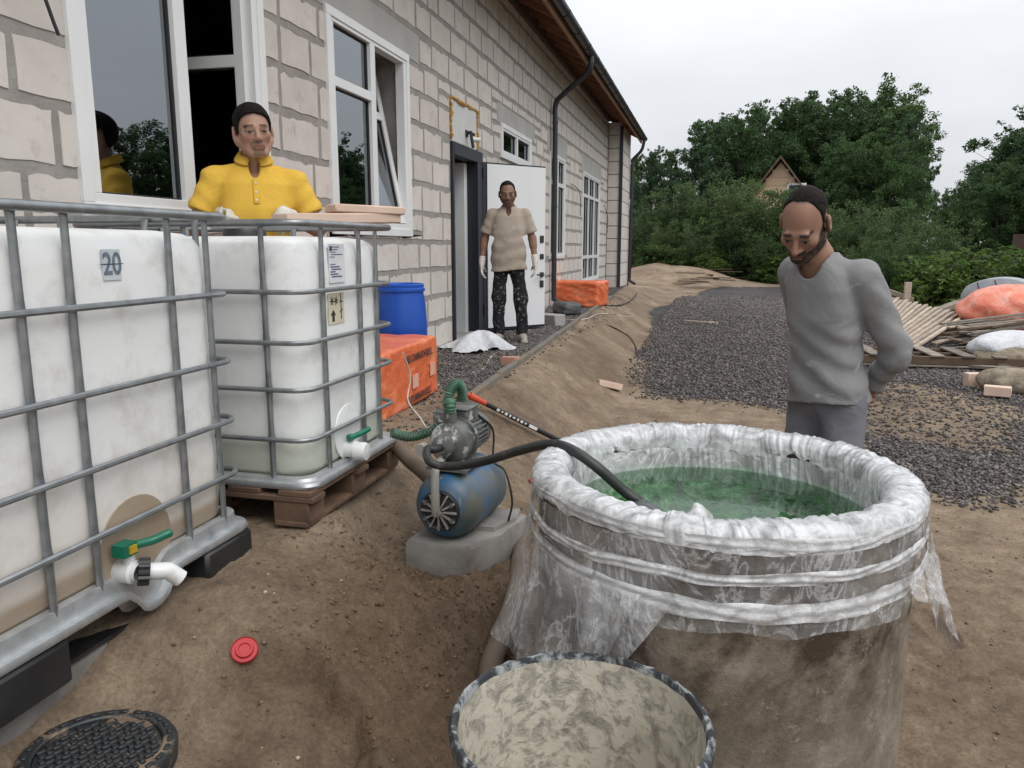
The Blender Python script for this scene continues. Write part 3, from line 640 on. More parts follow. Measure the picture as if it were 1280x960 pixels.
# ---- doorway, door leaf, patch above
dr = hempty('door'); dr['label'] = 'dark steel entrance door standing open, white inside'; y0, y1, z0, z1 = OPEN['door']
fr_ = MB(); fr_.box2((WX-.1, y0, z0), (WX+.03, y0+.045, z1)); fr_.box2((WX-.1, y0+.045, z1-.13), (WX+.035, y1, z1)); fr_.box2((WX-.16, y1-.2, z0), (WX+.033, y1, z1-.13))
hbuild(fr_, 'door_frame', 'navy_metal', dr, smooth=False, bevel=.004)
hbuild(MB().box2((WX-.28, y1-.31, z0), (WX-.10, y1-.21, z1-.14)), 'inner_jamb', 'pvc', dr, smooth=False, bevel=.004)
hbuild(MB().box2((WX-.30, y0+.02, z0-.03), (WX+.10, y1-.19, z0+.035)), 'threshold', 'aggregate_light', dr, bevel=.006)
ra = R(3); hx, hyy = WX+.045, y1+.0
def leaf(a, b): return MB().box2(a, b)
Ml = Matrix.Translation((hx, hyy, 0)) @ Matrix.Rotation(R(50), 4, 'Z')
LW = .96; lz0, lz1 = z0+.02, z1-.10
for nm, mt, m_ in (('leaf_core', 'navy_metal', MB().box2((0, .02, lz0), (LW, .10, lz1))), ('leaf_lining', 'door_white', MB().box2((.055, .004, lz0+.03), (LW-.012, .019, lz1-.02)))):
    q = hbuild(m_, nm, mt, dr, bevel=.003); q.matrix_basis = Ml
for zc, h_ in ((1.62, .09), (1.40, .065), (1.05, .09)):
    q = hbuild(MB().box2((LW-.10, -.012, zc-h_/2), (LW-.04, .0035, zc+h_/2)), 'lock_plate', 'print_black', dr, bevel=.006); q.matrix_basis = Ml
hm = MB(); hm.box2((LW-.095, -.014, 1.14), (LW-.045, .0035, 1.2)); hm.tube([(LW-.07, -.01, 1.17), (LW-.07, -.05, 1.17), (LW-.09, -.06, 1.17), (LW-.19, -.06, 1.168)], .010)
q = hbuild(hm, 'handle', 'print_black', dr); q.matrix_basis = Ml
for zc in (.75, 1.55, 2.4): hbuild(MB().tube([(WX+.045, y1+.0, zc-.06), (WX+.045, y1+.0, zc+.06)], .014), 'hinge', 'dark_metal', dr)
pt = hbuild(MB().box2((WX-.03, 8.10, 2.64), (WX+.004, 9.02, 3.07)), 'patch_panel', 'patch_white', bevel=.004)
rn = random.Random(5)
def foam(p, q, n, r):
    p = Vector(p); q = Vector(q); return [p.lerp(q, k/n)+Vector((rn.uniform(-.004, .012), rn.uniform(-.012, .012), rn.uniform(-.012, .012))) for k in range(n+1)], [r*rn.uniform(.45, 1.2) for _ in range(n+1)]
for p, q in (((WX, 8.085, 2.66), (WX, 8.085, 3.09)), ((WX, 8.09, 3.08), (WX, 9.04, 3.08)), ((WX, 9.035, 2.64), (WX, 9.035, 3.08))):
    a, b = foam(p, q, 16, .022); hbuild(MB().tube(a, b, 7), 'foam_bead', 'foam_yellow', pt)
lb = hempty('wall_bracket'); hbuild(MB().tube([(WX, 8.62, 2.78), (WX+.05, 8.62, 2.79), (WX+.10, 8.64, 2.76)], .016).tube([(WX+.06, 8.60, 2.80), (WX+.10, 8.57, 2.62)], .018).box((WX+.01, 8.62, 2.78), (.02, .07, .07)), 'lamp_arm', 'print_black', lb); hbuild(MB().tube([(WX+.0, 8.8, 2.74), (WX+.1, 8.85, 2.735)], .028), 'lamp_tube', 'white_plastic', lb)
# ---- roof and eaves
EX, EZ = -2.10, 4.62; SL = math.tan(R(27))
def rz_(x): return EZ+(EX-x)*SL
roof = hempty('roof')
rf = MB(); 
for (xa, xb, s1) in ((EX-.01, -5.0, 1), ):
    P = [(xa, rz_(xa)+.10), (xb, rz_(xb)+.10), (-7.9, rz_(xb)+.1-2.9*SL), (-7.9, rz_(xb)+.03-2.9*SL), (xb, rz_(xb)+.03), (xa, rz_(xa)+.03)]
    rf.prism(P, -26.7, (0, -3.3, 0), (1, 0, 0), (0, 0, 1))
hbuild(rf, 'roof_sheet', 'roof_metal', roof, smooth=False)
for yy in (-3., 23.1):
    hbuild(MB().prism([(-7.3, .3), (WX-.01, .3), (WX-.01, rz_(WX)-.05), (-5.0, rz_(-5.0)-.05), (-7.3, rz_(-5.0)-2.4*SL)], .1, (0, yy, 0), (1, 0, 0), (0, 0, 1)), 'gable_wall', 'block', smooth=False)
for k in range(6):
    x0 = EX-.02-k*.125; x1 = x0-.117
    m_ = MB(); m_.add([(x0, -3.2, rz_(x0)), (x1, -3.2, rz_(x1)), (x1, 23.3, rz_(x1)), (x0, 23.3, rz_(x0)), (x0, -3.2, rz_(x0)+.025), (x1, -3.2, rz_(x1)+.025), (x1, 23.3, rz_(x1)+.025), (x0, 23.3, rz_(x0)+.025)], [(0, 1, 2, 3), (7, 6, 5, 4), (0, 4, 5, 1), (1, 5, 6, 2), (2, 6, 7, 3), (3, 7, 4, 0)])
    hbuild(m_, 'soffit_board', 'wood_soffit', roof, smooth=False)
y = -2.9
while y < 23.2:
    hbuild(MB().bar((EX-.03, y, rz_(EX-.03)-.055), (WX-.1, y, rz_(WX-.1)-.055), .05, .10), 'rafter', 'wood_soffit', roof, smooth=False); y += .6
hbuild(MB().box2((EX-.035, -3.2, EZ-.16), (EX-.005, 23.3, EZ+.03)), 'fascia', 'wood_soffit', roof, smooth=False)
hbuild(MB().box2((WX-.02, -3, 4.72), (WX+.06, 20.8, 4.92)), 'wall_plate', 'wood_dark', roof, smooth=False)
gu = hempty('gutter'); n = 9
prof = [(EX+.07+.075*math.cos(PI+PI*k/n), EZ-.01+.085*math.sin(PI+PI*k/n)) for k in range(n+1)]; inner = [(EX+.07+.068*math.cos(PI*2-PI*k/n), EZ-.01+.078*math.sin(PI*2-PI*k/n)) for k in range(n+1)]
hbuild(MB().prism(prof+inner, -26.6, (0, -3.2, 0), (1, 0, 0), (0, 0, 1)), 'gutter_channel', 'dark_metal', gu)
y = -2.8
while y < 23.3:
    pr2 = [(EX+.07+.083*math.cos(PI+PI*k/n), EZ-.012+.093*math.sin(PI+PI*k/n)) for k in range(n+1)]; in2 = [(EX+.07+.076*math.cos(2*PI-PI*k/n), EZ-.012+.086*math.sin(2*PI-PI*k/n)) for k in range(n+1)]
    hbuild(MB().prism(pr2+in2, -.03, (0, y, 0), (1, 0, 0), (0, 0, 1)), 'gutter_bracket', 'dark_metal', gu); y += .9
hbuild(MB().box2((EX-.02, -3.25, EZ+.06), (EX+.05, 23.35, EZ+.135)), 'roof_edge_flashing', 'roof_metal', roof, smooth=False)
def downpipe(pts, clips):
    d_ = hempty('downpipe'); hbuild(MB().tube(spline(pts, 5), .045, 12), 'pipe', 'dark_metal', d_)
    for c_ in clips: hbuild(MB().lathe([(.045, -.02), (.052, -.02), (.052, .02), (.045, .02)], 14, c_), 'clip', 'dark_metal', d_)
px_, py_ = WX+.08, 13.35
downpipe([(EX+.07, 13.0, EZ-.06), (EX+.07, 13.0, EZ-.2), (EX+.0, 13.05, EZ-.33), (px_+.12, py_-.05, 4.02), (px_, py_, 3.88), (px_, py_, 3.5), (px_, py_, 2), (px_, py_, .72), (px_+.02, py_-.02, .62), (px_+.16, py_-.1, .52)], [(px_, py_, z) for z in (3.6, 2.2, .95)])
e_ = 23.0
downpipe([(EX+.07, e_, EZ-.06), (EX+.07, e_, EZ-.2), (EX+.0, e_, EZ-.4), (-2.31, e_, 4.0), (-2.33, e_, 3.85), (-2.33, e_, 3.4), (-2.33, e_, 2), (-2.33, e_, .65), (-2.31, e_-.02, .55), (-2.15, e_-.05, .45)], [(-2.33, e_, z) for z in (3.5, 2.1, .9)])
# loose wires out of the wall
for k, (p, q, r_) in enumerate((((WX, 15.4, 2.75), (WX+.12, 15.7, 2.6), (WX+.10, 16.0, 2.15)), ((WX, 20.2, 2.6), (WX+.08, 20.35, 2.3), (WX+.05, 20.6, 1.9)), ((WX, 2.55, 2.75), (WX+.12, 2.66, 2.62), (WX+.16, 2.74, 2.36)))):
    hbuild(MB().tube(spline([p, q, r_], 6), .008, 6), 'wire_end', 'rubber_clean')
# ------------------------------------------------------------------ IBC tanks
def rrect(lx, ly, r, n=6):
    """rounded rectangle loop, centred"""
    P = []
    for cx, cy, a0 in ((lx/2-r, ly/2-r, 0), (-lx/2+r, ly/2-r, 90), (-lx/2+r, -ly/2+r, 180), (lx/2-r, -ly/2+r, 270)):
        P += [(cx+r*math.cos(R(a0+90*k/n)), cy+r*math.sin(R(a0+90*k/n))) for k in range(n+1)]
    return P
def blow_tank(lx, ly, z0, z1, name, mat, parent, ribs=()):
    prof = [(.16, z0), (.06, z0+.004), (.025, z0+.02), (.006, z0+.06)]+[(0 if k % 2 else .004, z0+.1+(z1-z0-.2)*k/14) for k in range(15)]+[(.006, z1-.06), (.022, z1-.028), (.05, z1-.010), (.12, z1)]
    vs = []; m_ = None
    for off, z in prof:
        L_ = rrect(lx-2*off, ly-2*off, max(.12-off*.5, .04), 8); m_ = len(L_); vs += [(x, y, z) for x, y in L_]
    fs = [(i*m_+k, i*m_+(k+1) % m_, (i+1)*m_+(k+1) % m_, (i+1)*m_+k) for i in range(len(prof)-1) for k in range(m_)]
    fs += [tuple(range(m_-1, -1, -1)), tuple((len(prof)-1)*m_+k for k in range(m_))]
    o = MB().add(vs, fs).build(name, mat, parent, sharp=70)
    MB().lathe([(0, z1+.035), (.085, z1+.035), (.09, z1+.028), (.09, z1-.01)], 24, (0, 0, 0)).build('fill_cap', 'black_plastic', o)
    return o
def ibc(name, c, lx, ly, zb, hoops, ztop, vx, vy, tank_mat, label, bar_r=.0095):
    """c centre; zb..ztop heights; hoops: world z of the rings; vx: world y of uprights on the +x face; vy: world x of uprights on the -y face"""
    t = empty(name, (c[0], c[1], zb), label=label, cat='tank', group='caged water tanks by the wall'); dz = -zb
    f0 = hoops[0]-.19
    blow_tank(lx-.055, ly-.055, f0-zb+.0, ztop-.045-zb, 'tank_body', tank_mat, t)
    for z in hoops:
        lp = rrect(lx, ly, .075, 6); MB().tube([(x, y, z-zb+random.uniform(-.003, .003)*0) for x, y in lp], bar_r, 8, closed=True).build('hoop_bar', 'galv', t)
    lp = rrect(lx+.012, ly+.012, .075, 6); MB().tube([(x, y, ztop-zb) for x, y in lp], .014, 10, closed=True).build('top_rail', 'galv', t)
    def upright(x, y, nx, ny):
        """flattened tube, pinched at every crossing"""
        m_ = MB(); zs = []
        z = f0+.0
        while z < ztop: zs.append(z); z += .024
        zs.append(ztop-.002); rows = []; n = 8
        for z in zs:
            pin = min(abs(z-h) for h in hoops+[ztop]); k = 1-.45*math.exp(-(pin/.022)**2); hw = .0125*(2-k)*.92; th = .009*k
            cx = x-nx*.016; cy = y-ny*.016
            rows.append([(cx+nx*th*math.cos(2*PI*q/n)-ny*hw*math.sin(2*PI*q/n), cy+ny*th*math.cos(2*PI*q/n)+nx*hw*math.sin(2*PI*q/n), z-zb) for q in range(n)])
        vs = [p for r_ in rows for p in r_]; fs = [(i*n+k, i*n+(k+1) % n, (i+1)*n+(k+1) % n, (i+1)*n+k) for i in range(len(rows)-1) for k in range(n)]
        m_.add(vs, fs).build('upright_bar', 'galv', t, sharp=80)
    for y in vx: upright(lx/2, y-c[1], 1, 0); upright(-lx/2, y-c[1], -1, 0)
    for x in vy: upright(x-c[0], -ly/2, 0, -1); upright(x-c[0], ly/2, 0, 1)
    return t, f0
# near tank
Z1 = .405; c1 = (-2.08, 1.70)
ib1, f0 = ibc('water_tank', c1, 1.0, 1.24, Z1, [.745, .932, 1.137, 1.365], 1.617, [1.2, 1.49, 1.645, 2.03, 2.21], [-2.45, -2.25, -1.9, -1.7], 'tank_sediment', 'near caged white plastic tank marked 20 with brown water low inside')
# galvanised base tray with a dip at the outlet
def tray(t, c, lx, ly, zlo, zhi, zb, notch=None, mat='galv_bright'):
    m_ = MB(); L0 = rrect(lx+.015, ly+.015, .08, 6); L1 = rrect(lx-.03, ly-.03, .09, 6); n = len(L0)
    def dip(x, y): return -.075*math.exp(-((y-notch)/.075)**4) if notch is not None and x > lx/2-.05 else 0
    dens = []
    def densify(Lp):
        out = []
        for i in range(n):
            a = Vector(Lp[i]); b = Vector(Lp[(i+1) % n]); k = max(1, int((b-a).length/.025))
            out += [tuple(a.lerp(b, q/k)) for q in range(k)]
        return out
    A = densify(L0); rows = []
    for dx, z, fl in ((.010, zlo-.012, 1), (.016, zlo, 1), (.012, zlo+.012, 1), (-.012, zlo+.012, 1), (-.016, zhi, .6), (-.04, zhi+.004, .6), (-.06, zlo-.02, 1)):
        rows.append([(x*(1+2*dx/lx), y*(1+2*dx/ly), z-zb+dip(x, y)*fl) for x, y in A])
    k_ = len(A); m_.add([p for r_ in rows for p in r_], [(i*k_+j, i*k_+(j+1) % k_, (i+1)*k_+(j+1) % k_, (i+1)*k_+j) for i in range(len(rows)-1) for j in range(k_)])
    return m_.build('base_tray', mat, t, sharp=50)
tray(ib1, c1, 1.0, 1.24, .545, .60, Z1, 1.815-c1[1])
for yy in (-.49, 0.0, .49):
    for xx in (-.40, .40):
        w_ = .26 if yy > 0 else .40 if yy < 0 else .2
        if xx > 0 and yy == 0: continue
        MB().box((xx+.02 if xx > 0 else xx, yy*1.0 if yy >= 0 else -.40, .062), (.2, w_, .124)).build('pallet_foot', 'black_plastic', ib1, bevel=.012)
MB().box((0, 0, .132), (.93, 1.12, .015)).build('pallet_deck', 'black_plastic', ib1)
for xx in (-.4, 0, .4): MB().box((xx, 0, .008), (.10, 1.16, .012)).build('pallet_runner', 'black_plastic', ib1)
va = empty('outlet_valve'); va.parent = ib1; va.location = -ib1.location
axx = Matrix.Rotation(R(90), 3, 'Y')
MB().lathe([(.15, 0), (.147, .004), (.12, .008), (.0, .010)], 32, (-1.612, 1.81, .655), axx).build('outlet_recess', simple('recess_brown', (.33, .265, .19), (.28, .22, .155), 6, .5).m, va).location = (0, 0, 0)
va['label'] = 'outlet with white bent spout, black ring nut and green lever'
VP = onx(176, 716, -1.54); vy, vz = VP.y-.008, VP.z+.004
MB().lathe([(.03, 0), (.034, .005), (.034, .055), (.026, .06), (.026, .075)], 20, (-1.61, vy, vz), axx).tube([(-1.568, vy, vz), (-1.568, vy, vz+.062)], .016, 12).build('valve_body', 'white_plastic', va)
d_ = Vector((.72, .62, -.14)).normalized(); ax3 = d_.to_track_quat('Z', 'Y').to_matrix(); p0 = Vector((-1.542, vy+.006, vz))
nut = MB(); nr = []
for k in range(36):
    r_ = .040 if k % 3 else .035; nr.append((r_*math.cos(2*PI*k/36), r_*math.sin(2*PI*k/36)))
nut.add([p0+ax3 @ Vector((x, y, z)) for z in (-.004, .026) for x, y in nr]+[p0+ax3 @ Vector((x*.72, y*.72, z)) for z in (.026, -.004) for x, y in nr], [(a*36+k, a*36+(k+1) % 36, ((a+1) % 4)*36+(k+1) % 36, ((a+1) % 4)*36+k) for a in range(4) for k in range(36)])
nut.build('ring_nut', 'black_plastic', va)
q0 = p0+d_*.016; q1 = p0+d_*.075; q2 = q1+Vector((.55, .5, -.75)).normalized()*.045
sp = MB(); sp.tube([q0, q1-d_*.012, q1, q1+(q2-q1)*.22, q2], .0245, 18, cap=False); sp.tube([q2, q1+(q2-q1)*.2, q1-d_*.02, q0], .020, 18, cap=False).build('spout', 'white_plastic', va)
zl_ = vz+.075; hd = spline([(-1.562, vy-.02, zl_), (-1.558, vy+.01, zl_+.001), (-1.535, vy+.055, zl_), (-1.51, vy+.085, zl_+.010), (-1.50, vy+.10, zl_+.014)], 5)
MB().tube(hd, [.016, .017, .016, .015]+[.0125]*(len(hd)-6)+[.011, .008], 10).box((-1.564, vy-.018, zl_), (.042, .05, .036)).build('lever', 'green_plastic', va, sharp=50)
MB().box((-1.5405, vy-.012, zl_), (.006, .026, .022)).build('lever_tag', 'yellow_plastic', va)
# stencilled number patch
pg = empty('number_patch'); pg.parent = ib1; pg.location = -ib1.location; XF = -1.58-.0275
MB().box((XF+.001, 1.806, 1.472), (.004, .066, .084)).build('patch', simple('patch_bluish', (.56, .60, .62), (.5, .55, .58), 20, .6).m, pg)
text_mesh('20', .085, 'stencil_number', simple('print_slate', (.10, .14, .19), (.16, .2, .25), 60, .8).m, pg, frame4((XF+.0042, 1.806, 1.472), (0, 1, 0), (0, 0, 1)) @ Matrix.Diagonal((.82, 1, 1, 1)), .0012)
MB().box((XF+.0036, 1.806, 1.474), (.002, .085, .0022)).build('stencil_line', 'print_black', pg)
# concrete footing under the near tank
ft = MB().box2((-2.68, .85, .05), (-1.64, 2.32, .402)).build('concrete_footing', 'concrete', bevel=.012); tag(ft, 'grey concrete footing under the near tank', 'footing')
# second tank on a wooden pallet
Z2 = .47; c2 = (-1.95, 2.975)
ib2, f2 = ibc('water_tank', c2, 1.0, .84, Z2, [.79, .985, 1.165, 1.355], 1.607, [2.60+.14, 3.07, 3.24], [-2.3, -1.95, -1.62], 'tank_clear', 'caged white plastic tank with paper labels standing on a wooden pallet')
tray(ib2, c2, 1.0, .84, .612, .635, Z2)
pl = ib2
for k, xx in enumerate((-.44, -.22, 0, .22, .44)): MB().box((xx, 0, .118), (.14, .90, .022)).build('pallet_board', 'pallet_wood', ib2, bevel=.003)
for yy in (-.40, 0, .40): MB().box((0, yy, .096), (1.04, .10, .022)).build('pallet_stringer', 'pallet_wood', ib2, bevel=.003)
for xx in (-.42, 0, .42):
    for yy in (-.38, 0, .38): MB().box((xx, yy, .043), (.15, .13, .085)).build('pallet_block', 'pallet_wood', ib2, bevel=.004)
    MB().box((xx, 0, -.004), (.14, .9, .02)).build('pallet_skid', 'pallet_wood', ib2, bevel=.003)
va = empty('outlet_valve'); va.parent = ib2; va.location = -ib2.location; XF = -1.45-.0275
MB().lathe([(.12, 0), (.117, .004), (.1, .007), (0, .008)], 28, (XF-.002, 2.93, .745), axx).build('outlet_recess', 'tank_clear', va)
MB().lathe([(.03, 0), (.036, .004), (.036, .05), (.03, .055)], 18, (XF, 2.90, .675), axx).tube([(XF+.03, 2.9, .675), (XF+.03, 2.9, .72)], .016, 10).build('valve_body', 'white_plastic', va)
MB().lathe([(0, .105), (.036, .1), (.04, .09), (.04, .05), (.034, .045)], 22, (XF, 2.90, .667), axx).build('outlet_cap', 'white_plastic', va)
hd = spline([(XF+.03, 2.875, .728), (XF+.04, 2.90, .73), (XF+.06, 2.96, .738), (XF+.07, 2.99, .745)], 4)
MB().tube(hd, [.016]*4+[.012]*(len(hd)-4), 10).build('lever', 'green_plastic', va)
def sheet_label(yc, zc, w, h, mat, name): return MB().box((XF+.0015, yc, zc), (.003, w, h)).build(name, mat, va_l, smooth=False)
va_l = empty('label_sheet'); va_l.parent = ib2; va_l.location = -ib2.location
sheet_label(2.885, 1.455, .135, .155, 'paper_white', 'label_paper')
rn = random.Random(9)
pr = MB()
for k in range(13):
    zc = 1.52-.0098*k; w = rn.uniform(.04, .11)
    if k in (5, 6): continue
    pr.box((XF+.0035, 2.825+w/2+(.0 if k % 3 else .01), zc), (.001, w, .0032 if k < 8 else .005))
pr.box((XF+.0035, 2.833, 1.515), (.001, .02, .018)); pr.build('label_print', 'print_blue', va_l, smooth=False)
sheet_label(2.865, 1.275, .135, .125, 'paper_yellow', 'pictogram_paper')
pc = MB()
def pb(y, z, ly_, lz_, a=0): pc.box((XF+.0035, y, z), (.001, ly_, lz_), Matrix.Rotation(a, 3, 'X'))
for cy in (2.828, 2.862):
    for a in (0, 60, 120): pb(cy, 1.305, .034, .0045, R(a+15*(cy > 2.85)))
pc.prism([(-.022, 0), (0, .022), (.022, 0), (.010, 0), (.010, -.026), (-.010, -.026), (-.010, 0)], .001, (XF+.003, 2.835, 1.248), (0, 1, 0), (0, 0, 1))
pb(2.905, 1.28, .006, .105); pb(2.905, 1.30, .03, .004); pb(2.905, 1.262, .03, .004, .4)
pc.build('pictogram_print', 'print_black', va_l, smooth=False)
# pale slabs lying across the second tank's rails
def slab(name, c, d, rz, tilt, mat, label, cat, bevel=.006, group=None, ry=0):
    o = MB().box((0, 0, 0), d).build(name, mat, bevel=bevel); o.location = c; o.rotation_euler = (tilt, ry, rz); return tag(o, label, cat, group)
_a = Vector((-1.78, 3.05, 1.645)); slab('block_slab', (-1.62, 3.20, 1.644), (.16, .56, .045), R(-34), R(1.5), 'pink_block', 'long pale pink slab laid across the rails of the labelled tank', 'slab')
slab('block_slab', (-1.535, 3.30, 1.686), (.13, .34, .036), R(-40), R(-1), 'pink_block', 'short pink slab lying on top of the long one', 'slab')

# ------------------------------------------------------------------ concrete ring with film and water
RC = Vector((.045, 2.235, 0)); RT = .885; RS = .895
ring = MB(); rpf = [(.505, .02), (.505, RT-.01), (.515, RT), (.572, RT), (.582, RT-.01), (.585, .5), (.588, -.03), (.5, -.03)]
vs = []; n = 128; rn = random.Random(4)
pp = []
for i in range(len(rpf)-1):
    a, b = rpf[i], rpf[i+1]; k = max(1, int(math.hypot(b[0]-a[0], b[1]-a[1])/.03)); pp += [(a[0]+(b[0]-a[0])*q/k, a[1]+(b[1]-a[1])*q/k) for q in range(k)]
pp.append(rpf[-1])
for r_, z in pp:
    th = np.arange(n)*2*PI/n; dr_ = .010*fbm(th*1.2, np.full(n, z*2), 3, 4, 21)
    dr_ = np.where(th > 5.4, dr_*(2*PI-th)/.88, dr_)
    vs += [(RC.x+RS*(r_+d)*math.cos(t), RC.y+RS*(r_+d)*math.sin(t), z) for t, d in zip(th, dr_)]
cr_o = MB().add(vs, [(i*n+k, i*n+(k+1) % n, (i+1)*n+(k+1) % n, (i+1)*n+k) for i in range(len(pp)-1) for k in range(n)]).build('concrete_ring', 'concrete_ring', sharp=50)
tag(cr_o, 'rust-stained concrete well ring set up as a water basin', 'well ring')
WZ = .768
# film: thing with folds, bands and skirts
film = empty('plastic_film', (RC.x, RC.y, RT), label='clear plastic sheet lining the concrete ring, bunched white over its rim', cat='plastic film')
def ringsheet(name, rows_fn, nt_, mat, t0=0, t1=2*PI, lay=None, closed=True):
    """rows_fn(theta array) -> list of (r, z) arrays"""
    th = t0+(t1-t0)*np.arange(nt_)/(nt_ if closed else nt_-1); rows = rows_fn(th); nr = len(rows)
    V = np.concatenate([np.stack([RS*r_*np.cos(th), RS*r_*np.sin(th), z-RT], 1) for r_, z in rows])
    I = np.arange(nr*nt_).reshape(nr, nt_); J = np.roll(I, -1, 1) if closed else I[:, 1:]; I_ = I if closed else I[:, :-1]
    F = np.stack([I_[:-1].ravel(), J[:-1].ravel(), J[1:].ravel(), I_[1:].ravel()], 1)
    o = np_mesh(name, V, F, mat, film)
    fattr(o, 'lay', np.concatenate([np.full(nt_, 0. if lay is None else lay(i/(nr-1))) for i in range(nr)])); return o
def circ(th, sc, oc, seed, s2=0.):   # periodic noise round the ring
    return fbm(np.cos(th)*sc+5+s2, np.sin(th)*sc+9-s2*.7, 1, oc, seed, .6)
def ridg(n_): return 1-np.abs(n_)*4      # sharp crests
def rim_rows(th):
    P = [(.486, .838), (.488, .846), (.490, .854), (.493, .863), (.497, .874), (.507, .888), (.522, .8945), (.54, .8955), (.558, .8955), (.575, .8945), (.587, .8915), (.594, .885), (.599, .876), (.601, .867), (.602, .858)]
    P = [tuple(p.xy) for p in spline([(*p, 0) for p in P], 2)]; out = []; n_ = len(P)
    for i, (r_, z) in enumerate(P):
        s = i/(n_-1); tw = th+.10*s*np.sign(circ(th, 1.3, 1, 30)); d = .007*ridg(circ(tw, 9, 2, 34, s*.55))+.005*ridg(circ(tw, 26, 2, 35, s*.9))+.003*circ(th, 60, 2, 36, s*3)+.016*np.maximum(0, circ(th, 3, 2, 37, s*.6))
        d = np.maximum(d, .002)+.002; a = math.atan2(z-.85, r_-.545) if z < .885 else PI/2; d = d*(.45+.55*math.sin(PI*min(1, s*1.1)))
        out.append((r_+d*math.cos(a), z+d*math.sin(a)+(.09*circ(th, 7, 3, 38)-.012 if i < 4 else 0)-(.04*circ(th, 10, 3, 39) if i > n_-3 else 0)))
    return out
ringsheet('rim_fold', rim_rows, 1300, 'film_white')
def inner_rows(th):
    out = []
    for i in range(12):
        s = i/11; z = WZ-.05+.12*s; d = .022*circ(th, 6, 2, 41, s*.3)+.012*ridg(circ(th, 16, 2, 42, s*.5))
        out.append((.488-np.abs(d)*(.5+.5*s)-.012*(1-s), np.full_like(th, z)))
    return out
ringsheet('inner_lining', inner_rows, 700, 'film_clear', lay=lambda s: .12+.25*s)
def outer_rows(th):
    out = []
    for i in range(12):
        s = i/11; z = .85-.20*s+.05*s*circ(th, 3, 2, 50); d = .016*circ(th, 10, 3, 51, s*1.2)+.016*circ(th, 30, 3, 52, s*2.)
        out.append((.598+np.abs(d)+.004, z+0*th))
    return out
ringsheet('outer_wrap', outer_rows, 480, 'film_clear')
def strap(z_fn, w_fn, r0, seed, name='tie_band'):
    def rows(th):
        out = []; zc = z_fn(th)+.010*circ(th, 4, 2, seed); w = w_fn(th)*(1+.5*circ(th, 5, 2, seed+1))
        for i in range(9):
            s = i/8*2-1; ridge = .0022*np.cos(s*6+14*circ(th, 2.5, 2, seed+2))+.002*ridg(circ(th, 16, 2, seed+3, s*.8))+.003*circ(th, 34, 2, seed+4, s*1.2)
            out.append((r0-.003+.003*(1-s*s)+ridge, zc-w*s+.004*circ(th, 12, 2, seed+5, s)))
        return out
    return ringsheet(name, rows, 480, 'film_white')
FRONT = R(-84)
strap(lambda th: .792-.010*np.cos(th-FRONT)+.012*np.cos(th-R(-10)), lambda th: .015+0*th, .609, 61)
strap(lambda th: .752-.046*np.clip(np.cos(th-FRONT), -.2, 1)-.0*th, lambda th: .017+.006*np.cos(th-FRONT), .612, 66)
strap(lambda th: .866+0*th+.004*np.cos(3*th), lambda th: .011+.007*np.clip(np.cos(th-FRONT), -.3, 1), .605, 71, 'rim_band')
def skirt(t0, t1, ztop_fn, zbot_fn, flare_fn, name, nt_=140, nr=22, seed=80):
    def rows(th):
        u = (th-t0)/(t1-t0); out = []
        for i in range(nr):
            s = i/(nr-1); zt_, zb_ = ztop_fn(u), zbot_fn(u)
            d = (.030*np.sin(u*22+3*fbm(u*3, u*0+s, 1, 2, seed))+.06*fbm(u*9, u*0+s*1.6, 1, 4, seed+1))*(.25+.75*s)
            out.append((.622+flare_fn(u)*s**1.3+d*.6+.012*s, zt_+(zb_-zt_)*s))
        return out
    return ringsheet(name, rows, nt_, 'film_clear', t0, t1, closed=False)
skirt(R(-196), R(-101), lambda u: .73-.02*u, lambda u: np.interp(u, (0, .18, .45, .66, .80, .92, 1), (.40, .36, .40, .36, .42, .58, .70)), lambda u: np.interp(u, (0, .25, .6, 1), (.09, .10, .05, .0)), 'hanging_skirt')
skirt(R(-150), R(-108), lambda u: .72+0*u, lambda u: np.interp(u, (0, .3, .6, .85, 1), (.44, .40, .40, .56, .70)), lambda u: .035+.0*u, 'hanging_skirt', seed=88)
skirt(R(-38), R(14), lambda u: .76+.02*u, lambda u: np.interp(u, (0, .25, .5, .72, .85, 1), (.70, .66, .56, .40, .43, .62)), lambda u: np.interp(u, (0, .4, .75, 1), (.0, .04, .10, .09)), 'hanging_skirt', seed=92)
# water and the green lining under it
th = np.arange(96)*2*PI/96
MBw = MB().lathe([(.478*RS, WZ), (.36*RS, WZ), (.2*RS, WZ), (.0001, WZ)], 96, RC); w_o = MBw.build('water', 'water'); tag(w_o, 'still green water inside the concrete ring', 'water', kind='structure')
def liner_rows(th):
    out = []
    for i in range(16):
        s = i/15; r_ = .487*(1-s)**.75+.002; z = WZ+.01-.26*min(1, s*1.9)**.7
        d = .05*fbm(np.cos(th)*r_*9+3, np.sin(th)*r_*9+s, 1, 4, 95, .6)*(1 if 0 < i < 15 else 0); out.append((r_+0*th, z+d-.02*(i > 0)))
    return out
ringsheet('basin_lining', liner_rows, 160, 'liner')
fp = MB(); pk = onz(868, 648, WZ)-film.location; prf = [(.055, -.012), (.040, .008), (.025, .026), (.013, .042), (.004, .05)]
fp.lathe([(a, b) for a, b in prf], 18, (pk.x, pk.y, WZ-RT)); o = fp.build('film_peak', 'film_white', film)
for v in o.data.vertices: v.co.x += .012*math.sin(v.co.z*60+v.co.y*50); v.co.y += .010*math.sin(v.co.z*45+v.co.x*70)

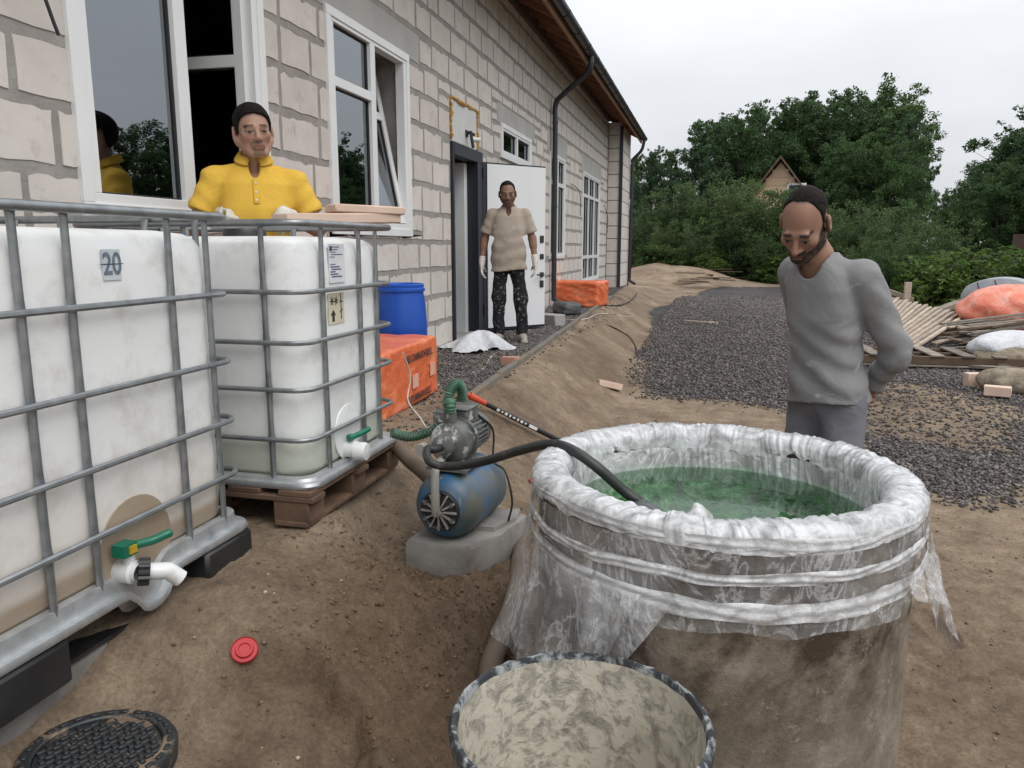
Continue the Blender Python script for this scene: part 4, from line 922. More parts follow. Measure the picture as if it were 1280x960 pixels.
# ------------------------------------------------------------------ mortar tub, manhole, lid
TC = Vector((-.215, 1.385, .10)); TR = .252; TH = .49
tub = empty('mortar_tub', TC, label='round black mortar tub caked inside with dried pale plaster', cat='tub')
MB().lathe([(.17, 0), (.205, .005), (.213, .02), (.247, TH-.04), (.25, TH-.012)], 64).build('tub_wall', 'black_plastic', tub)
rmv = MB(); rp = [(.2445, TH-.022), (.2455, TH-.004), (.248, TH+.004), (.256, TH+.004), (.263, TH-.006), (.262, TH-.022), (.245, TH-.03)]
rmv.lathe(rp, 96); o = rmv.build('tub_rim', 'tub_rim', tub)
rn = random.Random(8)
for v in o.data.vertices: v.co += Vector((0, 0, 1))*rn.uniform(-.002, .003)
lin = [(.2445, TH-.010), (.2375, TH-.06), (.226, TH-.13), (.218, TH-.2), (.207, TH-.27), (.185, TH-.315), (.12, TH-.33), (.0005, TH-.335)]
P = []
for i in range(len(lin)-1):
    a, b = lin[i], lin[i+1]; k = max(1, int(math.hypot(a[0]-b[0], a[1]-b[1])/.012)); P += [(a[0]+(b[0]-a[0])*q/k, a[1]+(b[1]-a[1])*q/k) for q in range(k)]
o = MB().lathe(P+[lin[-1]], 120).build('plaster_lining', 'plaster_crust', tub)
co = np.empty(len(o.data.vertices)*3, np.float32); o.data.vertices.foreach_get('co', co); co = co.reshape(-1, 3)
an = np.arctan2(co[:, 1], co[:, 0]); d = .010*fbm(np.cos(an)*4+co[:, 2]*3, np.sin(an)*4+co[:, 2]*5, 2.2, 4, 101)
co[:, :2] *= (1-np.abs(d)*1.6*sstep(TH, TH-.06, co[:, 2]))[:, None]; co[:, 2] += .01*fbm(co[:, 0], co[:, 1], 22, 4, 103); o.data.vertices.foreach_set('co', co.ravel())
mh = onz(123, 937, .285); mg = empty('manhole_cover', (mh.x, mh.y, .272), label='round black plastic manhole cover sunk in the sand', cat='manhole cover')
mr = .182
MB().lathe([(mr*.80, -.02), (mr*.80, .012), (mr*.82, .016), (mr*.97, .016), (mr, .008), (mr, -.03)], 56).build('cover_rim', 'manhole_plastic', mg)
MB().lathe([(.0002, .004), (mr*.79, .004), (mr*.79, -.01)], 48).build('cover_plate', 'manhole_plastic', mg)
bs = MB().box((0, 0, .0075), (.022, .012, .008)).mesh('stud', bevel=.002); bs.materials.append(MAT['manhole_plastic']); k = 0
for i in range(-7, 8):
    for j in range(-7, 8):
        x, y = i*.0195+(.01 if j % 2 else 0), j*.0195
        if math.hypot(x, y) < mr*.76:
            q = bpy.data.objects.new('stud', bs); COL.objects.link(q); q.parent = mg; q.location = (x, y, 0); q.rotation_euler = (0, 0, R(45) if (i+j) % 2 else R(-45))
bs2 = MB().box((0, 0, .018), (.012, .022, .006)).mesh('rim_stud', bevel=.002); bs2.materials.append(MAT['manhole_plastic'])
for k in range(28):
    a = 2*PI*k/28; q = bpy.data.objects.new('rim_stud', bs2); COL.objects.link(q); q.parent = mg; q.location = (mr*.895*math.cos(a), mr*.895*math.sin(a), 0); q.rotation_euler = (0, 0, a)
mg.rotation_euler = (R(-2), R(3), R(20))
rl = onz(309, 862, .24); rl.z = gz(rl.x, rl.y)+.018
ro = MB().lathe([(.0005, .004), (.016, .004), (.018, .008), (.024, .008), (.026, .0), (.036, .0), (.038, .004), (.038, -.012), (.034, -.012), (.034, -.004), (.0005, -.004)], 36).build('bottle_cap', 'red_plastic'); ro.location = rl; ro.rotation_euler = (R(38), R(12), R(15)); tag(ro, 'round red plastic screw cap lying on the sand', 'cap')

# ------------------------------------------------------------------ pump on its broken slab
def rock(name, poly, h, mat, label, cat, z0, seed=1, group=None, topshrink=.04):
    """broken slab: outline (world xy) extruded, edges knocked about"""
    rn = random.Random(seed); n = len(poly); cx = sum(p[0] for p in poly)/n; cy = sum(p[1] for p in poly)/n; m_ = MB(); vs = []
    fine = []
    for i in range(n):
        a = Vector(poly[i]); b = Vector(poly[(i+1) % n]); k = max(1, int((b-a).length/.09)); fine += [a.lerp(b, q/k) for q in range(k)]
    nn = len(fine); lv = (0, .5, .92, 1)
    for s in lv:
        sh = 1-topshrink*s-(.03 if s == 1 else 0)
        vs += [(cx+(p.x-cx)*sh+rn.uniform(-.004, .004), cy+(p.y-cy)*sh+rn.uniform(-.004, .004), z0+h*s+rn.uniform(-.004, .004)) for p in fine]
    vs.append((cx, cy, z0+h)); vs.append((cx, cy, z0)); t_ = (len(lv)-1)*nn
    fs = [(i*nn+k, i*nn+(k+1) % nn, (i+1)*nn+(k+1) % nn, (i+1)*nn+k) for i in range(len(lv)-1) for k in range(nn)]
    fs += [(t_+k, t_+(k+1) % nn, len(vs)-2) for k in range(nn)]+[((k+1) % nn, k, len(vs)-1) for k in range(nn)]
    o = m_.add(vs, fs).build(name, mat, sharp=24); return tag(o, label, cat, group)
pf = atd(556, 634, 3.14); pb_ = atd(600, 600, 3.50); pb_.z = pf.z; ax = (pb_-pf).normalized(); sd_ = Vector((0, 0, 1)).cross(ax)*-1   # sd_: to the right seen from the front
PR = .142; zt0 = pf.z-PR
def P2(a, s, z=0): q = pf+ax*a+sd_*s; return (q.x, q.y, z)
def xy(a, s): return P2(a, s)[:2]
rock('broken_slab', [xy(-.06, -.16), xy(-.075, .02), xy(-.05, .13), xy(.12, .21), xy(.40, .24), xy(.46, .17), xy(.40, -.10), xy(.2, -.16)], zt0-.14+.004, 'concrete', 'broken grey concrete slab carrying the blue pump', 'slab', .14, 2)
rock('broken_slab', [xy(.12, .02), xy(.14, .16), xy(.30, .205), xy(.42, .19), xy(.36, .05)], .042, 'concrete', 'small flat concrete shard wedged beside the pump tank', 'slab', zt0-.022, 6)
pump = empty('pump', (pf.x, pf.y, zt0), label='paint-worn blue pressure tank with a motor pump on top, spattered with cement', cat='pump')
def pbd(mb, name, mat, **k): o = mb.build(name, mat, pump, **k); o.location = -pump.location; return o
A3 = Matrix((sd_, Vector((0, 0, 1)), ax)).transposed()
if A3.determinant() < 0: A3 = Matrix((-sd_, Vector((0, 0, 1)), ax)).transposed()
LT = .40
pbd(MB().lathe([(.07, -.045), (.10, -.03), (.125, -.008), (PR-.003, .03), (PR, .06), (PR, LT*.62), (PR+.003, LT*.63), (PR+.003, LT*.65), (PR, LT*.66), (PR, LT-.05), (.125, LT-.01), (.09, LT+.02), (.0005, LT+.04)], 48, pf, A3), 'pressure_tank', 'blue_tank')
fl = empty('flange'); fl.parent = pump; fl.location = -pump.location
MB().lathe([(.0005, -.066), (.018, -.066), (.02, -.056), (.07, -.05), (.078, -.056), (.084, -.052), (.084, -.036), (.07, -.03)], 40, pf, A3).build('flange_plate', 'rubber', fl)
for k in range(12):
    a = 2*PI*k/12; u = A3 @ Vector((math.cos(a), math.sin(a), 0)); MB().bar(pf+u*.018-ax*.06, pf+u*.078-ax*.058, .006, .012, -ax).build('flange_rib', 'steel_plate', fl)
for k in range(6):
    a = 2*PI*(k+.5)/6; u = A3 @ Vector((math.cos(a), math.sin(a), 0)); MB().lathe([(.0005, -.012), (.009, -.012), (.009, .004)], 6, pf+u*.066-ax*.055, A3).build('bolt', 'galv', fl)
MC = pf+Vector((0, 0, PR+.115))+ax*.10
pbd(MB().box(pf+ax*.13+Vector((0, 0, PR+.012)), (.17, .24, .012), Matrix((sd_, ax, Vector((0, 0, 1)))).transposed()).box(pf+ax*.06+Vector((0, 0, PR-.004)), (.15, .02, .05), Matrix((sd_, ax, Vector((0, 0, 1)))).transposed()).box(pf+ax*.2+Vector((0, 0, PR-.004)), (.15, .02, .05), Matrix((sd_, ax, Vector((0, 0, 1)))).transposed()), 'mount_plate', 'motor_grey')
pbd(MB().lathe([(.0005, -.13), (.03, -.128), (.046, -.12), (.05, -.09), (.062, -.075), (.082, -.06), (.088, -.03), (.088, .015), (.098, .017), (.098, .035), (.085, .037)], 32, MC, A3).tube([MC-ax*.03, MC-ax*.03+Vector((0, 0, .125))], .026, 12).box(MC-ax*.02-Vector((0, 0, .085)), (.09, .05, .06), Matrix((sd_, ax, Vector((0, 0, 1)))).transposed()), 'pump_head', 'cast_dirty')
pbd(MB().lathe([(.066, .035), (.066, .2), (.06, .205)], 32, MC, A3), 'motor_body', 'motor_grey')
for k in range(26):
    a = 2*PI*k/26; u = A3 @ Vector((math.cos(a), math.sin(a), 0)); pbd(MB().bar(MC+u*.07+ax*.045, MC+u*.07+ax*.195, .0045, .022, u), 'cooling_fin', 'motor_grey')
pbd(MB().lathe([(.07, .198), (.078, .2), (.078, .235), (.07, .248), (.0005, .25)], 32, MC, A3), 'fan_cover', 'motor_grey')
B3 = Matrix((sd_, ax, Vector((0, 0, 1)))).transposed()
pbd(MB().box(MC+ax*.09+Vector((0, 0, .095)), (.10, .13, .055), B3), 'terminal_box', 'cast_dirty', bevel=.008)
pbd(MB().box(MC+ax*.09+Vector((0, 0, .126)), (.107, .137, .01), B3), 'terminal_lid', 'motor_grey', bevel=.003)
pbd(MB().box(MC-ax*.02+Vector((0, 0, .105))-sd_*.045, (.06, .05, .05), B3), 'pressure_switch', 'cast_dirty', bevel=.006)
pbd(MB().lathe([(.0005, -.02), (.024, -.02), (.026, -.012), (.026, .012), (.0005, .012)], 20, MC-ax*.10-sd_*.095+Vector((0, 0, -.02)), A3), 'pressure_gauge', 'steel_plate')
pbd(MB().tube([MC-ax*.10-sd_*.03, MC-ax*.10-sd_*.075+Vector((0, 0, -.02))], .008, 8), 'gauge_stem', 'motor_grey')
pbd(MB().tube([pf-ax*.062+Vector((0, 0, -.005)), pf-ax*.085, pf-ax*.09+Vector((0, 0, .03)), pf-ax*.09+Vector((0, 0, PR+.02)), pf-ax*.075+Vector((0, 0, PR+.055)), MC-ax*.04+Vector((0, 0, -.05))-sd_*.02], .017, 12), 'riser_pipe', 'steel_plate')
# ---- hoses
def hose(name, pts, r, mat, label, cat, n=12, ribs=0, seg=10, group=None):
    p = spline(pts, seg); rr = r if not ribs else [r*(1+.14*(1 if (k//2) % 2 else -.4)) for k in range(len(p))]
    o = MB().tube(p, rr, n).build(name, mat, sharp=60 if not ribs else 30); return tag(o, label, cat, group)
hw = onz(815, 637, WZ-.03); hn = MC-ax*.11
hose('suction_hose', [hn, hn-ax*.05-sd_*.01, atd(534, 562, 3.02), atd(537, 577, 2.95), atd(560, 583, 2.93), atd(600, 578, 2.84), atd(650, 563, 2.62), atd(685, 555.5, 2.46), atd(712, 561, 2.38), atd(745, 583, 2.34), onz(783, 616, WZ+.012), hw, onz(845, 655, WZ-.07)], .0165, 'rubber', 'thick black hose running from the pump into the green water', 'hose', 14)
gt = MC-ax*.03+Vector((0, 0, .11))
hose('ribbed_hose', [gt, gt+Vector((0, 0, .05)), atd(560, 505, 3.26), atd(562, 490, 3.27), atd(570, 480, 3.29), atd(577, 486, 3.33), atd(577, 500, 3.38), atd(570, 512, 3.44), atd(558, 522, 3.5), atd(535, 540, 3.5), atd(512, 546, 3.48), atd(490, 541, 3.44)], .0205, 'hose_green', 'green ribbed hose arching over the pump towards the labelled tank', 'hose', 12, ribs=1, seg=26)
bh = [atd(490, 548, 3.75), atd(510, 573, 3.68), atd(530, 590, 3.62), atd(552, 610, 3.6), onz(590, 640, .22), onz(618, 652, .20), onz(638, 662, .21), onz(650, 685, .20), onz(650, 715, .19), onz(641, 755, .17), onz(629, 790, .16), onz(614, 830, .15), onz(612, 870, .11)]
bh = [bh[0]]+[Vector((p.x, p.y, max(p.z, gz(p.x, p.y)+.03))) for p in bh[1:]]
hose('drain_hose', bh, .037, 'hose_brown', 'fat mud-brown hose curving over the ground past the pump to the tub', 'hose', 14)
def ground_line(px, z, r, dz=0.): 
    out = []
    for a, b in px:
        p = onz(a, b, z)
        for _ in range(4): p = onz(a, b, gz(p.x, p.y)+r+dz)
        out.append(p)
    return out
hose('white_cable', ground_line([(518, 640), (500, 638), (486, 643), (485, 652), (500, 662), (520, 666)], .2, .004), .004, 'cable_white', 'thin white cable looped on the sand left of the pump', 'cable', 6)
hose('white_cable', [(-1.42, 3.42, 1.02), (-1.40, 3.46, .9), atd(510, 500, 3.7), atd(525, 522, 3.5), atd(535, 535, 3.4), MC-ax*.02-sd_*.06+Vector((0, 0, .09))], .0035, 'cable_white', 'white cable hanging from the labelled tank down to the pump', 'cable', 6)
hose('white_cable', ground_line([(546, 482), (556, 476), (568, 470), (590, 466), (605, 460), (612, 448), (622, 440), (638, 432), (650, 427)], .46, .004), .005, 'cable_white', 'pale cable snaking over the gravel path to the white sack', 'cable', 6)
hose('pump_cable', [MC+ax*.15+sd_*.05+Vector((0, 0, .08)), MC+ax*.22+sd_*.09, MC+ax*.2+sd_*.1-Vector((0, 0, .13)), pf+ax*.28+sd_*.16+Vector((0, 0, .09)), pf+ax*.26+sd_*.2-Vector((0, 0, .03)), pf+ax*.24+sd_*.19-Vector((0, 0, .12))], .005, 'rubber_clean', 'thin black cable drooping from the motor to the slab', 'cable', 6)
hose('black_cable', ground_line([(735, 402), (750, 404), (768, 410), (785, 420), (794, 432), (797, 446)], .3, .006, .004), .011, 'rubber_clean', 'black cable running from the path edging down to the gravel yard', 'cable', 6)
hose('black_cable', ground_line([(700, 386), (725, 381), (748, 381), (770, 382), (783, 379), (792, 372), (797, 366)], .46, .006, .004), .012, 'rubber_clean', 'black cable lying across the path beyond the orange pack', 'cable', 6)
hose('grey_cable', ground_line([(695, 398), (715, 400), (735, 398), (745, 393), (760, 392), (775, 395), (790, 396)], .46, .006, .002), .008, 'cable_white', 'pale cable tangled at the end of the path edging', 'cable', 6)
# ---- shovel leaning on the pump
g1, s1 = ground_line([(592, 497), (690, 546)], .4, .02, .055); dsh = (s1-g1).normalized(); s2 = g1+dsh*1.15
sh = empty('shovel', s2, label='shovel with black shaft and red grip lying down the sand bank behind the pump', cat='shovel')
def shb(mb, name, mat, **k): o = mb.build(name, mat, sh, **k); o.location = -sh.location; return o
shb(MB().tube([g1, g1+dsh*.3, g1+dsh*.32, s2-dsh*.02], [.0165, .0165, .0185, .0185], 12), 'shaft', 'rubber_clean')
dd = dsh
sg = Vector((0, 0, 1)).cross(dd).normalized()
shb(MB().tube([g1+dd*.10, g1+dd*.03, g1-dd*.03], [.017, .022, .026], 12).tube([g1-dd*.02, g1-dd*.05+sg*.035, g1-dd*.12+sg*.045, g1-dd*.135+sg*.02, g1-dd*.135-sg*.02, g1-dd*.12-sg*.045, g1-dd*.05-sg*.035, g1-dd*.02], .012, 10), 'grip', 'grip_red')
lt = MB(); vw = (Vector(_C)-g1).normalized(); vw = (vw-dsh*vw.dot(dsh)).normalized(); R3 = Matrix((dsh, vw.cross(dsh), vw)).transposed()
for k in range(8): lt.box(g1+dsh*(.20+.034*k)+vw*.0195, (.014 if k % 2 else .022, .018-.006*(k % 3 == 1), .004), R3)
lt.box(g1+dsh*.505+vw*.0195, (.07, .022, .004), R3); shb(lt, 'shaft_lettering', 'print_white', smooth=False)
bl = Vector((0, 0, -1)); m_ = MB()
pts = [(-.09, 0), (-.1, -.1), (-.075, -.2), (0, -.26), (.075, -.2), (.1, -.1), (.09, 0)]
m_.prism([(x, y) for x, y in pts], .004, s2, sg, -dsh); shb(m_, 'blade', 'dark_metal')
# ------------------------------------------------------------------ packs, barrel, sacks by the wall
def lumpy_box(d, r, amp, sc, seed, n=14):
    """soft wrapped block: subdivided box with rounded edges and creases; origin at its base centre"""
    V = []; F = []
    def face(o, u, v):
        b0 = len(V); 
        for i in range(n+1):
            for j in range(n+1): V.append(np.array(o)+np.array(u)*i/n+np.array(v)*j/n)
        for i in range(n):
            for j in range(n): F.append((b0+i*(n+1)+j, b0+(i+1)*(n+1)+j, b0+(i+1)*(n+1)+j+1, b0+i*(n+1)+j+1))
    face((-1, -1, -1), (0, 2, 0), (2, 0, 0)); face((-1, -1, 1), (2, 0, 0), (0, 2, 0)); face((-1, -1, -1), (2, 0, 0), (0, 0, 2)); face((1, 1, -1), (-2, 0, 0), (0, 0, 2)); face((1, -1, -1), (0, 2, 0), (0, 0, 2)); face((-1, 1, -1), (0, -2, 0), (0, 0, 2))
    V = np.array(V); h = np.array(d)/2; P = V*h; C_ = np.clip(P, -(h-r), h-r); D = P-C_; ln = np.linalg.norm(D, axis=1, keepdims=True); D = D/np.maximum(ln, 1e-6)
    nz_ = fbm(P[:, 0]*1.0+P[:, 2]*1.7+seed, P[:, 1]*1.0-P[:, 2]*1.3, sc, 4, seed, .6)
    P = C_+D*(r+amp*nz_[:, None]*2); P[:, 2] += h[2]; P[:, 2] = np.maximum(P[:, 2], 0)
    return P, np.array(F)
def soft(name, d, r, amp, sc, seed, mat, loc, rz, label, cat, parent=None, n=14, rx=0):
    P, F = lumpy_box(d, r, amp, sc, seed, n); me = np_mesh(name, P, F, mat, link=False)
    bm = bmesh.new(); bm.from_mesh(me); bmesh.ops.remove_doubles(bm, verts=bm.verts, dist=.0008); bm.to_mesh(me); bm.free()
    me.polygons.foreach_set('use_smooth', np.ones(len(me.polygons), bool))
    o = bpy.data.objects.new(name, me); COL.objects.link(o); o.parent = parent; o.location = loc; o.rotation_euler = (rx, 0, rz)
    return tag(o, label, cat) if not parent else o
a1 = onz(546, 491, .455); PK1 = (a1.x-.28, a1.y-.55, .452)
pk = empty('insulation_pack', PK1, rz=R(2), label='orange film-wrapped insulation pack in front of the blue barrel', cat='insulation pack', group='orange insulation packs')
soft('wrap', (.58, 1.22, .43), .025, .010, 6, 3, 'orange_wrap', (0, 0, 0), 0, None, None, pk, 26)
for z, y, sz in ((.34, .12, .075), (.065, .10, .07)): text_mesh('ТЕХНОНИКОЛЬ', sz, 'printed_lettering', 'print_black', pk, frame4((.302, y+.06, z), (0, -1, 0), (0, 0, -1)) @ Matrix.Diagonal((.95, .9, 1, 1)), .001, .001)
for y, z in ((.08, .17), (.45, .20)): MB().box((.300, y, z), (.006, .11, .09)).build('paper_tag', simple('tag_pale%d' % int(y*100), (.72, .42, .33), (.66, .34, .25), 12, .5).m, pk)
p2 = onz(716, 384, .455); pk2 = empty('insulation_pack', (p2.x+.02, p2.y+.40, .452), rz=R(82), label='orange film-wrapped insulation pack on the path beside the downpipe', cat='insulation pack', group='orange insulation packs')
soft('wrap', (.72, .98, .46), .05, .03, 5, 9, 'orange_wrap', (0, 0, 0), 0, None, None, pk2, 22)
bc = Vector((-2.44, 5.86, .452)); brl = empty('barrel', bc, label='bright blue plastic barrel standing against the block wall', cat='barrel')
MB().lathe([(.0005, 0), (.17, .0), (.185, .012), (.19, .03), (.205, .16), (.21, .30), (.2125, .345), (.209, .352), (.2125, .36), (.211, .45), (.2, .62), (.186, .70), (.186, .715)], 48, sharp if False else (0, 0, 0)).build('barrel_body', 'blue_plastic', brl)
MB().lathe([(.186, .712), (.196, .716), (.199, .728), (.197, .742), (.188, .748), (.19, .755), (.19, .772), (.182, .778), (.172, .772), (.168, .758), (.0005, .756)], 48).build('barrel_lid', 'blue_plastic', brl)
def sack(name, c, r, mat, label, cat, seed, noise=.06, rz=0, n=30, m=18):
    me = MB(); me.ellipsoid((0, 0, 0), r, n, m); o = me.build(name, mat, sharp=180); co = np.array([v.co[:] for v in o.data.vertices])
    a = np.arctan2(co[:, 1], co[:, 0]); d = 1+noise*(np.sin(3*a+seed)+.6*np.sin(7*a+seed*2+co[:, 2]*20)+3*fbm(np.cos(a)*3+co[:, 2]*6, np.sin(a)*3-co[:, 2]*4, 1.3, 4, seed))
    co[:, :2] *= d[:, None]; co[:, 2] *= 1+noise*2*fbm(co[:, 0]/r[0]*2, co[:, 1]/r[1]*2, 1.5, 3, seed+5); co[:, 2] = np.maximum(co[:, 2], -r[2]*.55)
    o.data.vertices.foreach_set('co', co.astype(np.float32).ravel()); o.location = c; o.rotation_euler = (0, 0, rz); return tag(o, label, cat)
q = onz(600, 436, .46)
# the empty sack by the door: a tent-like crumpled sheet
th = np.arange(64)*2*PI/64; rows = []
for i, s in enumerate(np.linspace(0, 1, 14)):
    r_ = .02+.33*s; hgt = .19*(1-s)**1.1*(1+.9*np.sin(th*3+1+2*s)*s)+.06*np.maximum(0, circ(th, 3, 2, 124, s))*s+.012
    rr = r_*(1+.22*np.sin(2*th+.6)+.5*circ(th, 1.6, 3, 121)*s*2)+.03*circ(th, 6, 3, 122)*s
    rows.append(np.stack([rr*np.cos(th)*1.0, rr*np.sin(th)*1.0, hgt+.06*circ(th, 5, 3, 123, s*1.5)*s], 1))
V = np.concatenate(rows); I = np.arange(14*64).reshape(14, 64); J = np.roll(I, -1, 1); F = np.stack([I[:-1].ravel(), I[1:].ravel(), J[1:].ravel(), J[:-1].ravel()], 1)
o = np_mesh('empty_sack', V, F, 'sack_white'); o.location = (q.x, q.y, .458); tag(o, 'crumpled white sack on the gravel in front of the doorway', 'sack')
q = onz(711, 394, .46); soft('wrapped_bundle', (.34, .52, .21), .07, .02, 5, 14, 'sack_dark', (q.x-.05, q.y+.12, .455), R(30), 'dark plastic-wrapped bundle at the foot of the downpipe', 'bundle')
q = onz(688, 407, .46); slab('grey_block', (q.x-.02, q.y+.1, .53), (.22, .36, .16), R(60), 0, 'aggregate_light', 'light grey concrete block beside the open door leaf', 'block', .01)
q = onz(637, 455, .46); rock('brick_piece', [(q.x-.07, q.y-.04), (q.x+.06, q.y-.05), (q.x+.085, q.y+.03), (q.x+.02, q.y+.06), (q.x-.08, q.y+.05)], .07, 'brick_red', 'pinkish brick fragment on the path near the edging', 'brick', .455, 3)
q = ground_line([(762, 482)], .15, .03)[0]; slab('brick_piece', (q.x, q.y, q.z+.008), (.26, .085, .065), R(28), R(-6), 'pink_block', 'pale oblong brick lying on the sand bank', 'brick', .005, ry=R(14))
q = ground_line([(876, 403)], 0, .01)[0]; slab('wood_stick', (q.x, q.y, q.z+.01), (.75, .05, .03), R(-28), 0, 'wood_pale', 'pale stick of wood on the dark gravel', 'stick', .003)
q = ground_line([(889, 405)], 0, .01)[0]; slab('wood_stick', (q.x, q.y, q.z+.03), (.2, .05, .03), R(60), 0, 'wood_pale', 'short wood offcut crossing the end of the stick', 'stick', .003)
q = ground_line([(1271, 606)], 0, .01)[0]; hose('white_string', [q+Vector((-.02, .06, 0)), q, q+Vector((.05, -.05, .005))], .004, 'print_white', 'short white strip on the sand beside the gravel', 'strip', 6)
q = ground_line([(668, 603)], .1, .01)[0]; o = MB().lathe([(.0005, -.03), (.016, -.03), (.016, .03), (.0005, .03)], 14, (0, 0, 0), Matrix.Rotation(R(80), 3, 'Y')).build('red_plug', 'red_plastic'); o.location = q+Vector((0, 0, .012)); o.rotation_euler = (0, 0, R(30)); tag(o, 'small red plug lying behind the pump near the film', 'plug')
# ------------------------------------------------------------------ far end: heaps, fence
def gp(px, py, dz=0): p = ground_line([(px, py)], 0, .0)[0]; p.z += dz; return p
fe = empty('metal_fence', (-2.93, 25.5, .2), label='dark red profiled metal fence panel beyond the house end', cat='fence')
for k in range(5): MB().box((-.30+k*.115, .02*(k % 2), 1.0), (.112, .02, 2.05)).build('fence_sheet', 'fence_red', fe, bevel=.006)
MB().box((.27, .05, .95), (.07, .07, 2.1)).build('fence_post', 'fence_red', fe)
rn = random.Random(17)
for k in range(13):
    q = gp(rn.uniform(862, 915), rn.uniform(352, 362)); slab('dark_board', (q.x, q.y, q.z+.06+.045*k), (rn.uniform(.8, 1.6), rn.uniform(.1, .2), .03), rn.uniform(-.6, .7), rn.uniform(-.12, .12), 'wood_dark', 'weathered dark board in the heap beyond the gravel yard', 'board', .004, 'boards heaped beyond the gravel')
for k, (a, b) in enumerate(((793, 336), (798, 330), (806, 333))): q = gp(a, b); slab('brick_piece', (q.x, q.y, q.z+.12), (.5, .3, .25), rn.uniform(-.5, .5), 0, ('brick_red', 'pink_block', 'brick_red')[k], ('red brick bundle at the foot of the red fence', 'pale block beside the red fence', 'reddish block lying on the far sand heap')[k], 'brick', .01)
q = gp(868, 344); vp = empty('vent_pipe', q, label='short capped white pipe standing at the edge of the shrubs', cat='pipe'); MB().tube([(0, 0, -.1), (0, 0, .38)], .1, 12).build('pipe', 'aggregate_light', vp); MB().lathe([(.0005, .46), (.17, .44), (.17, .38), (.0005, .37)], 16).build('cap', 'white_plastic', vp)
# ------------------------------------------------------------------ right-hand pile
def seg3(name, a, b, w, h, mat, label, cat, group=None, up=(0, 0, 1)):
    a = Vector(a); b = Vector(b); o = MB().bar((0, 0, 0), b-a, w, h, up).build(name, mat, bevel=.003); o.location = a; return tag(o, label, cat, group)
# slatted panel leaning on the pile: corners from the photo, near edge on the ground
L0, L1 = gp(1142, 439, .05), gp(1094, 408, .12); U0, U1 = atd(1206, 394, 13.2), atd(1116, 372, 16.0)
sp_ = empty('slat_panel', L0, label='panel of pale wooden slats tipped against the debris pile', cat='wooden panel')
nrm = (U0-L0).cross(L1-L0).normalized()
for k in range(15):
    t = k/14; p, q = L0.lerp(L1, t)-L0, U0.lerp(U1, t)-L0; MB().bar(p, p+(q-p)*(1+.03*math.sin(k*3)), .075, .035, nrm).build('slat', 'wood_pale', sp_, bevel=.003)
for s in (.12, .88): MB().bar(L0.lerp(U0, s)-L0-Vector((0, 0, .04)), L1.lerp(U1, s)-L0-Vector((0, 0, .04)), .06, .035).build('batten', 'wood_grey', sp_, bevel=.003)
# grey pallet in front of it
pc_ = gp(1183, 462); pal = empty('pallet', (pc_.x, pc_.y+.45, .02), rz=R(2), label='weathered grey wooden pallet lying on the gravel', cat='pallet')
for k in range(7): MB().box((-.85+k*.36, 0, .15), (.15, .95, .022)).build('deck_board', 'wood_grey', pal, bevel=.003)
for yy in (-.42, 0, .42): MB().box((.2, yy, .09), (2.4, .07, .095)).build('stringer', 'wood_dark', pal, bevel=.003)
for yy in (-.42, .42): MB().box((.2, yy, .02), (2.4, .09, .022)).build('skid', 'wood_grey', pal, bevel=.003)
# bundle of thin laths
rn = random.Random(23); b0 = Vector((3.35, 12.3, .18))
for k in range(26):
    a = b0+Vector((rn.uniform(-.15, .5), rn.uniform(-.7, .25), 0)); a.z = .08+.36*(k/26)+rn.uniform(0, .06); dv = Vector((2.3, 1.5+rn.uniform(-.25, .25), .18+rn.uniform(-.12, .1)))
    seg3('wood_lath', a, a+dv*rn.uniform(.8, 1.1), rn.uniform(.03, .07), rn.uniform(.015, .03), ('wood_grey', 'wood_grey', 'wood_dark', 'wood_pale')[k % 4], 'thin weathered lath in the bundle beside the orange bag', 'lath', 'laths piled beside the orange bag')
seg3('red_pole', (4.0, 11.9, .38), (5.6, 13.0, .5), .03, .03, 'fence_red', 'dark red pole lying among the grey laths', 'pole')
# orange bag, grey mattress roll
q = Vector((4.95, 14.6, .0)); ob = sack('orange_bag', (q.x, q.y, .46), (.86, .62, .46), 'orange_bag', 'big crumpled orange plastic bag on the debris pile', 'bag', 31, .045, R(10), 44, 24)
sack('under_bag_rubble', (q.x+.1, q.y+.2, .05), (1.3, 1.0, .35), 'wood_dark', 'low heap of dark rubble under the orange bag', 'rubble', 37, .08)
mq = atd(1250, 369, 15.6); mt = empty('mattress', (mq.x, mq.y, mq.z), rz=R(-24), label='grey folded foam mattress lying behind the orange bag', cat='mattress'); prof = []
for s in (1, -1):
    for k in range(11): pass
ca = []
for k in range(25): 
    t = k/24; a = R(-250)+t*R(500); r_ = .26
    ca.append((-.75+.0*t, 0))
outer = [(-.95, -.14), (-.95, .02), (-.8, .24), (-.4, .40), (.1, .45), (.6, .38), (.95, .18), (1.02, -.06), (.9, -.24), (.66, -.28)]
innr = [(.66, -.14), (.82, -.10), (.86, .02), (.72, .10), (.45, .06), (.2, -.06), (-.1, -.14)]
o2 = [tuple(p.xy) for p in spline([(*p, 0) for p in outer], 5)]; i2 = [tuple(p.xy) for p in spline([(*p, 0) for p in innr], 5)]
MB().prism(o2+i2, -1.1, (0, -.55, 0), (1, 0, 0), (0, 0, 1)).build('folded_pad', 'mattress', mt, bevel=.02, sharp=60)
for k in range(3):
    p_ = [(-.55+.45*k+.12*s, -.56+.03*s*0, .30+.10*math.sin(1.4*k+.3)-.28*s) for s in (0, .35, .7, 1)]; MB().tube(p_, .012, 6).build('crease_seam', 'seal', mt)
mt.scale = (.66, .8, .8)
sack('dark_rubble', (mq.x+.1, mq.y+.2, .0), (1.3, .9, .55), 'wood_dark', 'dark rubble heap under the folded mattress', 'rubble', 41, .08)
